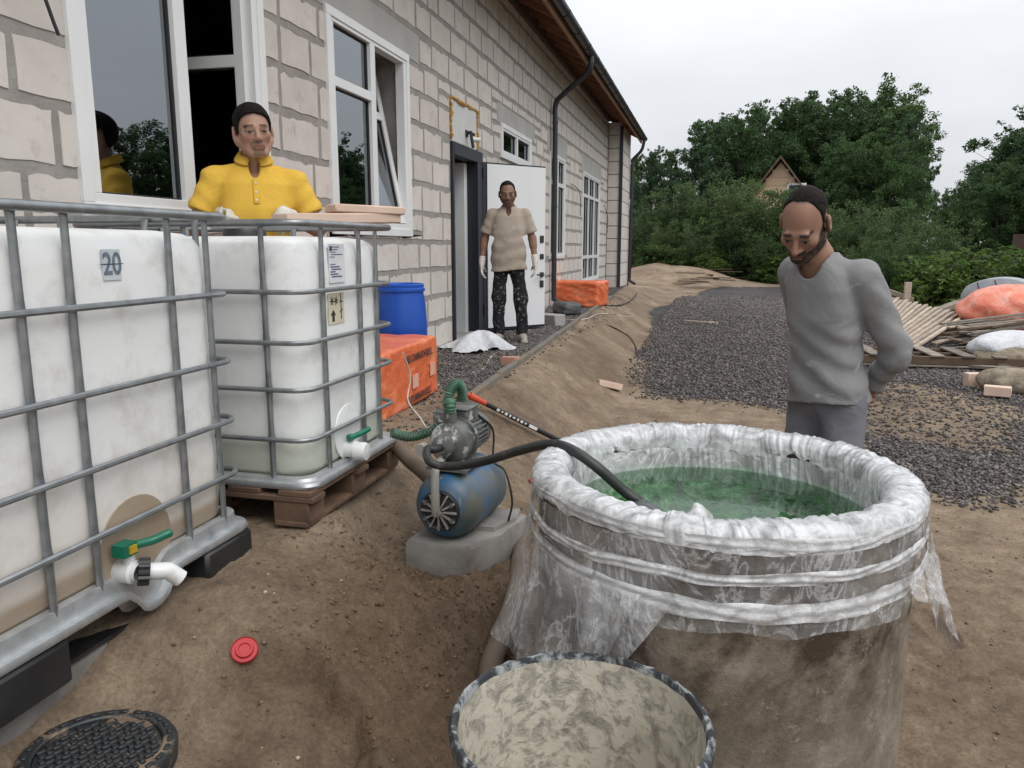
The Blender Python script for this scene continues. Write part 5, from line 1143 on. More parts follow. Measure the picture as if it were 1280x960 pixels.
# bags, boards and bricks at the right edge
q = gp(1262, 458); sack('white_sack', (q.x+.05, q.y+.1, .24), (.62, .36, .22), 'sack_white', 'bulging white sack lying on the debris', 'sack', 51, .06, R(30))
sack('tan_sack', (q.x+.12, q.y-.05, .13), (.60, .40, .2), 'sack_tan', 'flattened tan paper sacks under the white sack', 'sack', 55, .08, R(15))
q = gp(1262, 492); sack('tan_sack', (q.x+.05, q.y+.1, .10), (.36, .22, .16), 'sack_tan', 'crumpled tan sack beside the pink bricks', 'sack', 58, .09, R(-20))
for a, b, rz, lab in ((1222, 484, .2, 'upright pink brick at the foot of the sack heap'), (1236, 487, .9, 'pink brick leaning on the upright one'), (1248, 499, -.3, 'pink brick lying apart on the sand by the tan sack')):
    q = gp(a, b); slab('pink_brick', (q.x, q.y+.05, .075), (.24, .12, .15 if a < 1240 else .10), rz, 0, 'pink_block', lab, 'brick', .006)
for k, (a, b, L_, rz) in enumerate(((1240, 432, 1.5, .55), (1225, 428, 1.1, .25), (1258, 436, 1.2, .9))):
    q = gp(a, b); slab('plank', (q.x, q.y, .2+.05*k), (L_, .22, .03), rz, .1, 'wood_pale', ('broad pale plank on the debris beside the white sack', 'shorter pale plank leaning on the broad one', 'pale plank running under the white sack')[k], 'plank', .004)
q = gp(1224, 443); seg3('grey_pipe', (q.x, q.y, .08), (q.x+.35, q.y-.75, .32), .09, .07, 'wood_grey', 'grey timber end poking out over the pallet', 'timber')
q = gp(1219, 444); slab('pink_brick', (q.x+.05, q.y, .22), (.22, .11, .06), .3, 0, 'pink_block', 'pink brick half on the pallet end', 'brick', .006)
rn = random.Random(91)
for k in range(26):
    x_, y_ = rn.uniform(3.15, 5.4), rn.uniform(9.9, 13.6)
    if x_ < 2.2+.1*y_: x_ += .5
    slab('wood_scrap', (x_, y_, .06+rn.uniform(0, .30)*(x_ > 3.6)), (rn.uniform(.35, 1.3), rn.uniform(.05, .14), rn.uniform(.02, .04)), rn.uniform(0, 3.1), rn.uniform(-.15, .15), ('wood_grey', 'wood_pale', 'wood_dark')[k % 3], ('grey weathered', 'pale sawn', 'dark damp')[k % 3]+' wood scrap strewn among the laths and sacks', 'wood scrap', .003, 'wood scraps strewn over the debris', ry=rn.uniform(-.12, .12))
# rails and posts behind the panel
P_ = [atd(1091, 345, 17), atd(1135, 357, 16)]; P_ = [Vector((p.x, p.y, 0)) for p in P_]
for p, lab in zip(P_, ('short wooden post holding the rails behind the slat panel, farther from the orange bag', 'short wooden post of the rails next to the orange bag')): seg3('wooden_post', p, p+Vector((0, 0, .98 if p is P_[0] else .80)), .12, .12, 'wood_pale', lab, 'post')
seg3('rail_board', P_[0]+Vector((-.1, -.05, .72)), P_[1]+Vector((.1, -.1, .44)), .03, .10, 'wood_pale', 'upper rail nailed between two short posts', 'rail')
seg3('rail_board', P_[0]+Vector((-.1, -.1, .42)), P_[1]+Vector((.5, -.2, .06)), .03, .13, 'wood_grey', 'lower rail sagging between two short posts', 'rail')
seg3('timber', (4.2, 16.2, .32), (6.0, 19.5, .5), .16, .1, 'wood_grey', 'grey timber behind the orange bag', 'timber')
seg3('timber', (7.2, 19.5, .95), (9.6, 18.2, .75), .18, .12, 'wood_grey', 'long grey beam above the mattress', 'timber')
lp_ = empty('garden_post', (8.3, 19.6, .3), label='wooden post with a pale cap behind the folded mattress', cat='post'); MB().box((0, 0, .55), (.12, .12, 1.1)).build('post', 'wood_pale', lp_); MB().box((0, 0, 1.22), (.13, .13, .28)).build('wrapped_top', 'white_plastic', lp_, bevel=.02); MB().tube([(0, 0, 1.36), (0, 0, 1.45)], .11, 10).build('post_cap', 'wood_grey', lp_)
fb = empty('metal_fence', (9.6, 26, 0), rz=R(-8), label='long dark brown metal fence behind the weeds', cat='fence')
for k in range(34): MB().box((-.8+k*.42, .025*(k % 2), 1.02), (.41, .02, 1.75)).build('fence_sheet', 'fence_brown', fb)
for k in range(6): MB().box((-.6+k*2.6, .06, .95), (.08, .08, 1.9)).build('fence_post', 'fence_brown', fb)
shd = empty('shed', (11.6, 24.2, 0), rz=R(-10), label='low dark shed with pale corrugated roof at the fence', cat='shed')
MB().box((.9, 1.0, .95), (3.0, 2.0, 1.9)).build('shed_wall', 'fence_brown', shd)
MB().prism([(-1.0, 1.75), (1.5, 2.28), (3.2, 1.8), (3.2, 1.87), (1.5, 2.36), (-1.0, 1.83)], -2.6, (0, -.3, 0), (1, 0, 0), (0, 0, 1)).build('shed_roof', 'shed_roof', shd, smooth=False)
# far gabled house
hc = atd(975, 225, 40.5); gh = empty('gabled_house', (hc.x, hc.y, 0), rz=R(-9), label='small timber house with a steep gable behind the shrubs', cat='house')
apex = atd(975, 199, 40.5).z
MB().prism([(-3.0, 0), (3.0, 0), (3.0, apex-4.1), (0, apex-.15), (-3.0, apex-4.1)], -.3, (0, 0, 0), (1, 0, 0), (0, 0, 1)).build('gable_wall', 'gable_wood', gh, smooth=False)
for s in (-2.9, 2.9): MB().box((s, 4.2, (apex-4.1)/2), (.2, 8, apex-4.1)).build('side_wall', 'gable_wood', gh, smooth=False)
for s in (-1, 1): MB().prism([(0, apex), (s*3.4, apex-4.55), (s*3.4, apex-4.42), (0, apex+.14)] if s > 0 else [(0, apex+.14), (s*3.4, apex-4.42), (s*3.4, apex-4.55), (0, apex)], 8.6, (0, 8.2, 0), (1, 0, 0), (0, 0, 1)).build('roof_slope', 'wood_dark', gh, smooth=False)
wn = empty('window'); wn.parent = gh; wz = atd(993, 243, 40.5).z; MB().box((.85, -.04, wz), (.95, .08, 1.1)).build('frame', 'pvc', wn); MB().box((.85, -.09, wz), (.75, .02, .9)).build('pane', 'seal', wn)
for k in range(14): MB().box((0, -.015, .3+k*.42), (2*min(3.0, max(.05, (apex-.2-.3-k*.42)*.75)), .03, .40)).build('cladding_board', 'gable_wood', gh) if apex-.4-k*.42 > .4 else None

# ------------------------------------------------------------------ trees and shrubs
def leaves(name, cen, size, col, parent=None, mat='leaf', up=.3, aspect=.55):
    """cen (n,3): one leaf (or small spray) each: folded quad of 2 triangles pairs"""
    n = len(cen); d = RNG.normal(0, 1, (n, 3)); d[:, 2] = d[:, 2]*.7+up; d /= np.linalg.norm(d, axis=1, keepdims=True)
    e = np.cross(d, RNG.normal(0, 1, (n, 3))); e /= np.linalg.norm(e, axis=1, keepdims=True)
    s = size[:, None]; V = np.stack([cen-d*s*.5, cen+e*s*aspect*.5+d*s*.05, cen+d*s*.55, cen-e*s*aspect*.5+d*s*.05], 1).reshape(-1, 3)
    F = np.arange(4*n).reshape(n, 4); return np_mesh(name, V, F, mat, parent, smooth=False, col=np.repeat(col, 4, 0), link=False)
def greens(n, base, var=.3): b = np.array([base])*(1+RNG.uniform(-var, var, (n, 1))); return b*(1+RNG.uniform(-.12, .12, (n, 3)))
def make_tree(kind, h, seed, nl, base, leaf, bark='bark'):
    """returns (trunk mesh, crown mesh); crown grown from limbs with leaf clumps along them"""
    rn = random.Random(seed); tb = MB(); pts = []; lean = Vector((rn.uniform(-.03, .03), rn.uniform(-.03, .03), 1))
    tp = [Vector((0, 0, -.2))]+[Vector((lean.x*h*t+.12*math.sin(t*5+seed), lean.y*h*t+.12*math.cos(t*4+seed), h*t)) for t in (.1, .25, .4, .55, .7, .85, .97)]
    if kind == 'shrub':
        for k in range(12):
            a = rn.uniform(0, 2*PI); sp = rn.uniform(.1, .42)*h; L_ = h*rn.uniform(.7, 1.0)*(1-.25*sp/h); p = spline([(0.1*math.cos(a), .1*math.sin(a), -.1), (sp*.45*math.cos(a), sp*.45*math.sin(a), L_*.5), (sp*math.cos(a), sp*math.sin(a), L_)], 5)
            tb.tube(p, [.035*(1-.85*i/len(p)) for i in range(len(p))], 5)
            for q in range(26):
                t = rn.uniform(.12, 1)**.8; c_ = p[min(len(p)-1, int(t*len(p)))]; pts.append((c_+Vector((rn.gauss(0, .3), rn.gauss(0, .3), rn.gauss(0, .22)))*(.5+h*.12)*(1.2-.6*t), .20*h*.5*(1.15-.65*t)))
    else:
        tb.tube(spline(tp, 3), [h*.018*(1-.92*k/21)+.008 for k in range(22)], 7)
        nb = 54 if kind == 'tall' else 44
        for k in range(nb):
            t = .16+.82*(k+.5)/nb; o = Vector((lean.x*h*t, lean.y*h*t, h*t)); a = k*2.4+rn.uniform(-.5, .5)
            prof = (math.sin(min(1, (1.06-t)/.62)*PI/2)**.9*min(1, (t-.05)/.25)) if kind == 'tall' else math.sqrt(max(.02, 1-((t-.55)/.5)**2))
            L_ = h*(.19 if kind == 'tall' else .29)*prof*rn.uniform(.55, 1.2); rise = 1.5 if kind == 'tall' else .75
            e = o+Vector((math.cos(a)*L_, math.sin(a)*L_, L_*rise)); mpt = o.lerp(e, .5)+Vector((0, 0, -.04*L_)); br = spline([o, mpt, e], 4)
            tb.tube(br, [.02*h*.28*(1-.85*i/len(br))*(1-.6*t) for i in range(len(br))], 4)
            for q in range(9): 
                s = rn.uniform(.3, 1.08); c_ = o.lerp(e, s); pts.append((c_+Vector((rn.gauss(0, .1), rn.gauss(0, .1), rn.gauss(0, .1)))*L_*.9, max(.16, L_*.22*(1.15-.5*s))))
        for q in range(10): pts.append((Vector((lean.x*h, lean.y*h, h*(.9+.012*q))), .16))
    c = np.array([p[0][:] for p in pts]); r = np.array([p[1] for p in pts]); w = r**2; idx = RNG.choice(len(c), nl, p=w/w.sum())
    u = RNG.normal(0, 1, (nl, 3)); u /= np.linalg.norm(u, axis=1, keepdims=True); P = c[idx]+u*r[idx][:, None]*(RNG.random((nl, 1))**.45)*np.array([[1, 1, .8]])
    P[:, 2] = np.maximum(P[:, 2], .05+.2*RNG.random(nl))
    tint = RNG.uniform(.7, 1.3, len(c))[idx][:, None]
    crown = leaves('crown', P, leaf*RNG.uniform(.6, 1.3, nl), greens(nl, base)*tint)
    tm = tb.mesh('trunk'); tm.materials.append(MAT[bark]); return tm, crown
PROTO = {
 'aspen': make_tree('tall', 10, 1, 26000, (.078, .128, .055), .145), 'aspen2': make_tree('tall', 10, 5, 26000, (.068, .118, .058), .145, 'bark_pale'),
 'alder': make_tree('round', 8, 9, 26000, (.074, .126, .05), .14), 'willow': make_tree('shrub', 4.2, 12, 13000, (.088, .13, .052), .105), 'willow2': make_tree('shrub', 4.0, 15, 13000, (.07, .112, .045), .105),
 'weed': make_tree('shrub', 1.4, 19, 3200, (.085, .135, .035), .10), 'weed2': make_tree('shrub', 1.2, 21, 3000, (.07, .115, .033), .10)}
HT = dict(aspen=10, aspen2=10, alder=8, willow=4.2, willow2=4.0, weed=1.4, weed2=1.2)
def plant(kind, name, px, dist, top_y, label, cat, group, rz, wide=1.):
    """px: where its stem stands; dist: how far; top_y: photo row of its tip -> height"""
    d = ray(px, 330); k = dist/math.hypot(d[0], d[1]); x, y = d[0]*k, d[1]*k; g = gz(x, y); zt_ = CAM_H+(_C+ray(px, top_y)*dist/math.hypot(*ray(px, top_y)[:2]))[2]-CAM_H
    label = dict(aspen='slender dark-barked ', aspen2='slender pale-barked ', alder='round-crowned ', willow='taller pale ', willow2='denser dark ', weed='leggier ', weed2='lower ')[kind]+label
    h = (zt_-g)*(.93 if cat == 'tree' else 1); s = h/HT[kind]; e = empty(name, (x, y, g), rz, label, cat, group); tm, cm = PROTO[kind]
    for nm, me in (('trunk' if cat == 'tree' else 'stems', tm), ('crown', cm)):
        o = bpy.data.objects.new(nm, me); COL.objects.link(o); o.parent = e
    e.scale = (s*wide, s*wide, s); return e
G1 = 'tall trees beyond the yard'; G2 = 'shrubs along the far edge of the yard'; rn = random.Random(77)
tl_ = 'dark green broadleaf tree in the wood behind the shrubs'
for px, dist, ty, kd, wd in ((790, 50, 190, 'aspen', .9), (815, 47, 182, 'aspen2', .9), (838, 50, 184, 'aspen', .9), (868, 46, 158, 'aspen2', 1.05), (893, 52, 145, 'aspen', 1.1), (917, 50, 138, 'alder', 1.05), (942, 55, 128, 'aspen2', 1.1), (968, 54, 132, 'aspen', 1.1), (992, 57, 116, 'aspen2', 1.1), (1016, 52, 121, 'alder', 1.05), (1040, 57, 114, 'aspen', 1.1), (1064, 53, 120, 'aspen2', 1.1), (1088, 56, 116, 'alder', 1.05), (1110, 52, 124, 'aspen', 1.05), (1124, 50, 138, 'aspen2', .9), (1143, 53, 195, 'aspen', .7), (1060, 47, 170, 'alder', 1.0), (1012, 52, 175, 'alder', 1.0), (932, 52, 180, 'alder', 1.), (1105, 46, 175, 'alder', 1.), (1195, 58, 232, 'aspen2', .9), (1172, 60, 238, 'alder', .9)):
    plant(kd, 'broadleaf_tree', px, dist, ty, tl_, 'tree', G1, rn.uniform(0, 6), wd)
tr_ = 'grey-green broadleaf tree above the brown metal fence'
for px, dist, ty, kd, wd in ((1232, 36, 200, 'alder', 1.0), (1256, 34, 160, 'aspen2', 1.15), (1275, 36, 146, 'alder', 1.2), (1300, 33, 150, 'aspen', 1.2), (1212, 38, 228, 'alder', 1.0), (1188, 37, 256, 'alder', 1.0), (1240, 31, 215, 'alder', 1.1), (1280, 31, 205, 'alder', 1.1), (1340, 34, 150, 'alder', 1.2), (1400, 32, 140, 'aspen', 1.2), (1480, 34, 120, 'alder', 1.2), (1570, 33, 110, 'aspen2', 1.3), (1680, 34, 90, 'alder', 1.3), (1830, 34, 60, 'aspen', 1.3), (2050, 34, 20, 'alder', 1.4), (2350, 34, -40, 'aspen2', 1.4)):
    plant(kd, 'broadleaf_tree', px, dist, ty, tr_, 'tree', 'trees above the brown fence', rn.uniform(0, 6), wd)
sl = 'leafy willow shrub at the far edge of the yard'
for px, dist, ty, kd, wd in ((797, 43, 262, 'willow2', 1.1), (812, 40, 245, 'willow', 1.1), (838, 38, 236, 'willow2', 1.2), (862, 39, 226, 'willow', 1.1), (885, 37, 232, 'willow2', 1.1), (905, 39, 212, 'willow', 1.1), (925, 37, 226, 'willow2', 1.1), (940, 36, 228, 'willow', 1.), (962, 35, 236, 'willow2', 1.), (984, 35, 244, 'willow', 1.), (1003, 36, 236, 'willow2', 1.), (1012, 35, 255, 'willow2', 1.1), (830, 36, 275, 'willow2', 1.1), (870, 35, 272, 'willow', 1.1), (915, 35, 268, 'willow2', 1.1), (960, 34, 285, 'willow', 1.1)):
    plant(kd, 'willow_shrub', px, dist, ty, sl, 'shrub', G2, rn.uniform(0, 6), wd)
sl2 = 'bushy green shrub behind the slat panel and posts'
for px, dist, ty, kd, wd in ((1040, 31, 248, 'willow', 1.1), (1062, 29, 258, 'willow2', 1.1), (1085, 30, 246, 'willow', 1.1), (1108, 28, 262, 'willow', 1.1), (1130, 27, 255, 'willow2', 1.1), (1150, 25, 272, 'willow', 1.1), (1170, 24, 262, 'willow', 1.0), (1120, 23, 300, 'willow2', 1.2), (1152, 22, 312, 'willow', 1.1), (1085, 25, 300, 'willow2', 1.2)):
    plant(kd, 'green_shrub', px, dist, ty, sl2, 'shrub', 'shrubs behind the debris pile', rn.uniform(0, 6), wd)
wl = 'bright green weed clump at the edge of the yard'
for k in range(34):
    px = rn.uniform(798, 1010); plant(rn.choice(('weed', 'weed2')), 'weed_clump', px, rn.uniform(33.5, 37), rn.uniform(305, 328), wl, 'weeds', 'weed clumps along the far yard edge', rn.uniform(0, 6), 1.5)
wl2 = 'green weed clump in front of the brown fence'
for k in range(26):
    px = rn.uniform(1150, 1300); plant(rn.choice(('weed', 'weed2')), 'weed_clump', px, rn.uniform(19.5, 24.5), rn.uniform(306, 330), wl2, 'weeds', 'weed clumps by the brown fence', rn.uniform(0, 6), 1.5)
# ------------------------------------------------------------------ people: bodies and clothes grown as smooth solids
class Vol:
    def __init__(s, lo, hi, h):
        s.lo = np.array(lo, np.float32); s.h = h; s.n = np.ceil((np.array(hi)-lo)/h).astype(int)+1; s.D = np.full(s.n, .08, np.float32)
    def sub(s, lo, hi):
        a = np.maximum(0, np.floor((np.array(lo)-s.lo)/s.h).astype(int)); b = np.minimum(s.n, np.ceil((np.array(hi)-s.lo)/s.h).astype(int)+1)
        if (b <= a).any(): return None
        ax_ = [s.lo[i]+s.h*np.arange(a[i], b[i], dtype=np.float32) for i in range(3)]
        return (slice(a[0], b[0]), slice(a[1], b[1]), slice(a[2], b[2])), np.stack(np.meshgrid(*ax_, indexing='ij'), -1)
    def op(s, lo, hi, f, k=.02, neg=False):
        mg = k+3*s.h; r = s.sub(np.array(lo)-mg, np.array(hi)+mg)
        if r is None: return
        sl, P = r; d = f(P); A = s.D[sl]
        if neg: A = -A
        hh = np.clip(.5+.5*(A-d)/k, 0, 1); v = A*(1-hh)+d*hh-k*hh*(1-hh); s.D[sl] = -v if neg else v
    def cone(s, a, b, r1, r2, k=.02, neg=False):
        a = np.array(a, np.float32); b = np.array(b, np.float32); ab = b-a; L2 = max(float(ab@ab), 1e-9); rm = max(r1, r2)
        def f(P):
            t = np.clip(((P-a)@ab)/L2, 0, 1); return np.linalg.norm(P-a-t[..., None]*ab, axis=-1)-(r1+(r2-r1)*t)
        s.op(np.minimum(a, b)-rm, np.maximum(a, b)+rm, f, k, neg); return s
    def ell(s, c, r, k=.02, rot=None, neg=False):
        c = np.array(c, np.float32); r = np.array(r, np.float32); rm = r.max(); M_ = None if rot is None else np.array(rot, np.float32)
        def f(P):
            q = P-c
            if M_ is not None: q = q@M_
            k0 = np.linalg.norm(q/r, axis=-1); k1 = np.linalg.norm(q/(r*r), axis=-1); return k0*(k0-1)/np.maximum(k1, 1e-6)
        e = r if rot is None else np.full(3, rm); s.op(c-e, c+e, f, k, neg); return s
    def column(s, tab, k=.02, p=2.4):     # stacked oval sections: (z, cx, cy, rx, ry)
        T_ = np.array(tab, np.float32)
        def f(P):
            z = P[..., 2]; cx, cy, rx, ry = (np.interp(z, T_[:, 0], T_[:, i]) for i in (1, 2, 3, 4))
            q = (np.abs((P[..., 0]-cx)/rx)**p+np.abs((P[..., 1]-cy)/ry)**p)**(1/p); d = (q-1)*np.minimum(rx, ry); return np.maximum(d, np.maximum(T_[0, 0]-z, z-T_[-1, 0])).astype(np.float32)
        m_ = max(T_[:, 3].max(), T_[:, 4].max())+.1; s.op((-m_, -m_-.1, T_[0, 0]), (m_, m_+.1, T_[-1, 0]), f, k); return s
    def chain(s, pts, rs, k=.02):
        for i in range(len(pts)-1): s.cone(pts[i], pts[i+1], rs[i], rs[i+1], k)
        return s
    def grid(s): return np.stack(np.meshgrid(*[s.lo[i]+s.h*np.arange(s.n[i], dtype=np.float32) for i in range(3)], indexing='ij'), -1)
    def plane(s, f):                      # keep where f(P) < 0
        P = s.grid(); s.D = np.maximum(s.D, f(P)); return s
    def disp(s, f): s.D = s.D+f(s.grid()).astype(np.float32); return s
    def mesh(s):
        D = s.D; ins = D < 0; n = D.shape
        cs = [(i, j, k) for i in (0, 1) for j in (0, 1) for k in (0, 1)]
        cnt = sum(ins[i:n[0]-1+i, j:n[1]-1+j, k:n[2]-1+k].astype(np.int8) for i, j, k in cs); act = (cnt > 0) & (cnt < 8); ix = np.argwhere(act)
        val = {c: D[ix[:, 0]+c[0], ix[:, 1]+c[1], ix[:, 2]+c[2]] for c in cs}; acc = np.zeros((len(ix), 3)); w = np.zeros(len(ix))
        for c in cs:
            for a in range(3):
                if c[a] == 0:
                    e = list(c); e[a] = 1; e = tuple(e); v0, v1 = val[c], val[e]; m_ = (v0 < 0) != (v1 < 0); t = np.where(m_, v0/np.where(m_, v0-v1, 1), 0)
                    p = np.zeros((len(ix), 3)); p[:] = c; p[:, a] += t; acc += p*m_[:, None]; w += m_
        V = (ix+acc/w[:, None])*s.h+s.lo; idm = np.full(act.shape, -1, np.int32); idm[act] = np.arange(len(ix)); F = []
        for a in range(3):
            b, c = (a+1) % 3, (a+2) % 3; s0 = [slice(None)]*3; s1 = [slice(None)]*3; s0[a] = slice(0, -1); s1[a] = slice(1, None)
            A, B = ins[tuple(s0)], ins[tuple(s1)]; E_ = np.argwhere(A != B); E_ = E_[(E_[:, b] > 0) & (E_[:, c] > 0) & (E_[:, b] < n[b]-1) & (E_[:, c] < n[c]-1)]; fl = A[tuple(E_.T)]
            def g(db, dc): q = E_.copy(); q[:, b] -= db; q[:, c] -= dc; return idm[tuple(q.T)]
            Q = np.stack([g(1, 1), g(0, 1), g(0, 0), g(1, 0)], 1); Q[~fl] = Q[~fl][:, ::-1]; F.append(Q)
        return V, np.concatenate(F)
def relax(V, F, it=2, lam=.5):
    e = np.concatenate([F[:, [i, (i+1) % 4]] for i in range(4)]); n = len(V)
    for _ in range(it):
        a = np.zeros_like(V); c = np.zeros(n); np.add.at(a, e[:, 0], V[e[:, 1]]); np.add.at(a, e[:, 1], V[e[:, 0]]); np.add.at(c, e[:, 0], 1); np.add.at(c, e[:, 1], 1)
        V = V+lam*(a/np.maximum(c, 1)[:, None]-V)
    return V
def rotm(pitch=0, yaw=0, roll=0): return np.array(Matrix.Rotation(yaw, 3, 'Z') @ Matrix.Rotation(pitch, 3, 'X') @ Matrix.Rotation(roll, 3, 'Y'))
def head_parts(v, pos, Rm, sc=1., nose=1., jaw=1.):
    T = lambda x, y, z: pos+Rm@(np.array([x, y, z])*sc); S_ = sc
    v.ell(T(0, .018, .035), np.array([.0755, .096, .083])*S_, .02, Rm); v.ell(T(0, -.028, -.022), np.array([.063, .066, .082])*S_, .03, Rm)
    for s in (-1, 1):
        v.cone(T(s*.056*jaw, .006, -.045), T(s*.022*jaw, -.062, -.100), .022*S_, .019*S_, .03); v.ell(T(s*.044, -.062, -.022), np.array([.022, .022, .02])*S_, .02, Rm)
    v.ell(T(0, -.070, -.100), np.array([.026*jaw, .022, .018])*S_, .02, Rm)
    v.cone(T(-.036, -.084, .016), T(.036, -.084, .016), .0125*S_, .0125*S_, .012)
    for s in (-1, 1):
        v.ell(T(s*.033, -.100, -.006), np.array([.019, .017, .0125])*S_, .012, Rm, True); v.ell(T(s*.0325, -.079, -.006), np.array([.0145, .0145, .0125])*S_, .003, Rm)
        v.cone(T(s*.020, -.090, .001), T(s*.047, -.084, .000), .0045*S_, .004*S_, .004); v.cone(T(s*.020, -.088, -.015), T(s*.046, -.083, -.014), .004*S_, .0035*S_, .004)
    v.cone(T(0, -.090, .006), T(0, -.112*nose-.0, -.034), .0085*S_, .0125*S_, .010); v.ell(T(0, -.108, -.038), np.array([.0125, .013, .010])*S_, .006, Rm)
    for s in (-1, 1): v.ell(T(s*.0135, -.097, -.040), np.array([.009, .011, .008])*S_, .006, Rm)
    v.ell(T(0, -.086, -.068), np.array([.032, .014, .020])*S_, .012, Rm)
    v.cone(T(-.021, -.0925, -.0655), T(.021, -.0925, -.0655), .0055*S_, .0055*S_, .005); v.cone(T(-.017, -.092, -.0765), T(.017, -.092, -.0765), .0065*S_, .0065*S_, .005)
    v.cone(T(-.024, -.1015, -.0708), T(.024, -.1015, -.0708), .0032*S_, .0032*S_, .004, True)
    for s in (-1, 1):
        ER = Rm@np.array(Matrix.Rotation(R(s*22), 3, 'Z')); v.ell(T(s*.084, .020, -.008), np.array([.0105, .022, .034])*S_, .006, ER); v.ell(T(s*.095, .014, -.004), np.array([.007, .011, .018])*S_, .005, ER, True)
def hand_parts(v, w, d, nrm, side, curl=(.5, .6, .5), r=.0088, sc=1., k=.008, thumb_in=.4):
    """w wrist, d along the hand, nrm out of the palm, side +1/-1 where the thumb is"""
    w = np.array(w, float); d = np.array(d, float); d /= np.linalg.norm(d); nrm = np.array(nrm, float); nrm -= d*(nrm@d); nrm /= np.linalg.norm(nrm); lat = np.cross(d, nrm)*side
    M_ = np.stack([d, lat, nrm], 1); v.ell(w+d*.052*sc, np.array([.055, .043, .018])*sc, .012, M_); v.cone(w-d*.02, w+d*.03*sc, .026*sc, .024*sc, .02)
    for i, (o, L_) in enumerate(((.031, .070), (.0105, .080), (-.0105, .075), (-.031, .060))):
        p = w+d*.088*sc+lat*o*sc; a = 0; q = d.copy(); rr = r*sc*(1 if i < 3 else .9)
        for sgl, c in zip((.45, .32, .23), curl):
            a += c*(1+.06*i); dv = d*math.cos(a)+nrm*math.sin(a)+lat*(o*.9*(1-.6*abs(a))); e = p+dv*L_*sgl*sc*1.05; v.cone(p, e, rr, rr*.93, k*.5); p = e; rr *= .93
    p = w+d*.028*sc+lat*.032*sc; e = p+(d*.62+lat*(.68-thumb_in*.6)+nrm*.45)*.042*sc; v.cone(p, e, .014*sc, .0115*sc, k*1.6); v.cone(e, e+(d*.86+lat*(.25-thumb_in)+nrm*.42)*.034*sc, .0108*sc, .0088*sc, k*.6)
def skin_cols(V, pos, Rm, sc, tone, beard=0., scalp=None, beard_c=(.03, .022, .018), stubble=.0, full=True, brow_c=(.02, .014, .011)):
    q = ((V-pos)@Rm)/sc; x, y, z = np.abs(q[:, 0]), q[:, 1], q[:, 2]; n = len(V); c = np.tile(np.array(tone), (n, 1)); head = (np.linalg.norm(q, axis=1) < .19) & (z > -.125)
    nz_ = fbm(q[:, 0]*30+z*20, q[:, 1]*30-z*17, 1, 3, 5); c *= (1+.25*nz_)[:, None]
    def mixc(m_, col): nonlocal c; m_ = (np.clip(m_, 0, 1)*head)[:, None]; c = c*(1-m_)+np.array(col)*m_
    red = np.exp(-((x-.045)/.022)**2-((z+.03)/.02)**2)*(y < -.04)+np.exp(-(x/.016)**2-((z+.036)/.014)**2)*(y < -.09); mixc(red*.35, np.array(tone)*np.array([1.15, .8, .75]))
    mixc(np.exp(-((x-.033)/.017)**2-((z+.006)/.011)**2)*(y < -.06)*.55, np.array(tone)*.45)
    mixc(sstep(.006, .002, np.abs(z+.0708+.0)-.007)*sstep(.025, .019, x)*(y < -.085)*.75, np.array(tone)*np.array([.85, .55, .52]))
    mixc(sstep(.0035, .0015, np.abs(z+.0708))*sstep(.026, .020, x)*(y < -.08)*.9, np.array(tone)*.22)
    ey = sstep(.0056, .0036, np.abs(z+.0068))*sstep(.0150, .0125, np.abs(x-.0325))*(y < -.078)*(y > -.10); mixc(ey*.8, (.22, .19, .17)); mixc(sstep(.0080, .0060, np.hypot(x-.0325, (z+.0068)*1.25))*(y < -.078)*(y > -.099), (.015, .010, .008))
    mixc(sstep(.0022, .0008, np.abs(z+.0008+.15*np.abs(x-.033)))*(np.abs(x-.033) < .017)*(y < -.075)*.85, (.02, .014, .012))
    mixc(sstep(.0066, .0040, np.abs(z-.0165+.20*np.maximum(0, x-.036)-.004))*sstep(.056, .05, x)*sstep(.011, .016, x)*(y < -.055)*.9, brow_c)
    zl = np.maximum(-.054, -.054+(y+.064)*1.25); jm = sstep(.004, -.008, z-zl)*(y < .012)*(np.where(full, 1, sstep(.03, .022, x)))*sstep(-.125, -.108, z)*sstep(-.088, -.072, z+.55*np.maximum(0, -y-.03))
    mo = sstep(.034, .028, x)*sstep(-.0465, -.0505, z)*sstep(-.0665, -.062, z)*(y < -.07); lipz = sstep(.020, .017, x)*sstep(.0115, .009, np.abs(z+.0710))
    jm = jm*sstep(.080, .074, x); m_ = np.maximum(jm*(1-lipz), mo)*(beard+stubble*0)*(.8+.5*fbm(q[:, 0]*130, z*130, 1, 2, 8)); mixc(m_, beard_c)
    if scalp is not None: mixc(sstep(-.016, .006, scalp(x, y, z))*(x < .079)*.92, (.02, .015, .012))
    if stubble: mixc(np.maximum(jm, mo)*(1-lipz)*stubble, np.array(tone)*.35)
    return c
def hair_mesh(parent, pos, Rm, sc, region, thick, h=.0045, seed=1, rough=.004):
    v = Vol((-.11, -.13, -.12), (.11, .14, .15), h); v.ell((0, .018, .035), (.0755+thick, .096+thick, .083+thick*1.15), .01)
    P = v.grid(); nz_ = fbm(P[..., 0]*45+P[..., 2]*9, P[..., 1]*30+P[..., 2]*25, 1, 3, seed); v.D = np.maximum(v.D-rough*2*nz_, -region(np.abs(P[..., 0]), P[..., 1], P[..., 2])+.010*fbm(P[..., 0]*60, P[..., 1]*60+P[..., 2]*50, 1, 2, seed+3)).astype(np.float32)
    inn = Vol((-.11, -.13, -.12), (.11, .14, .15), h); inn.ell((0, .018, .035), (.0755-.004, .096-.004, .083-.004), .01); v.D = np.maximum(v.D, -inn.D)
    V, F = v.mesh(); V = relax(V, F, 1)*sc@Rm.T+pos; return np_mesh('hair', V, F, 'hair', parent)
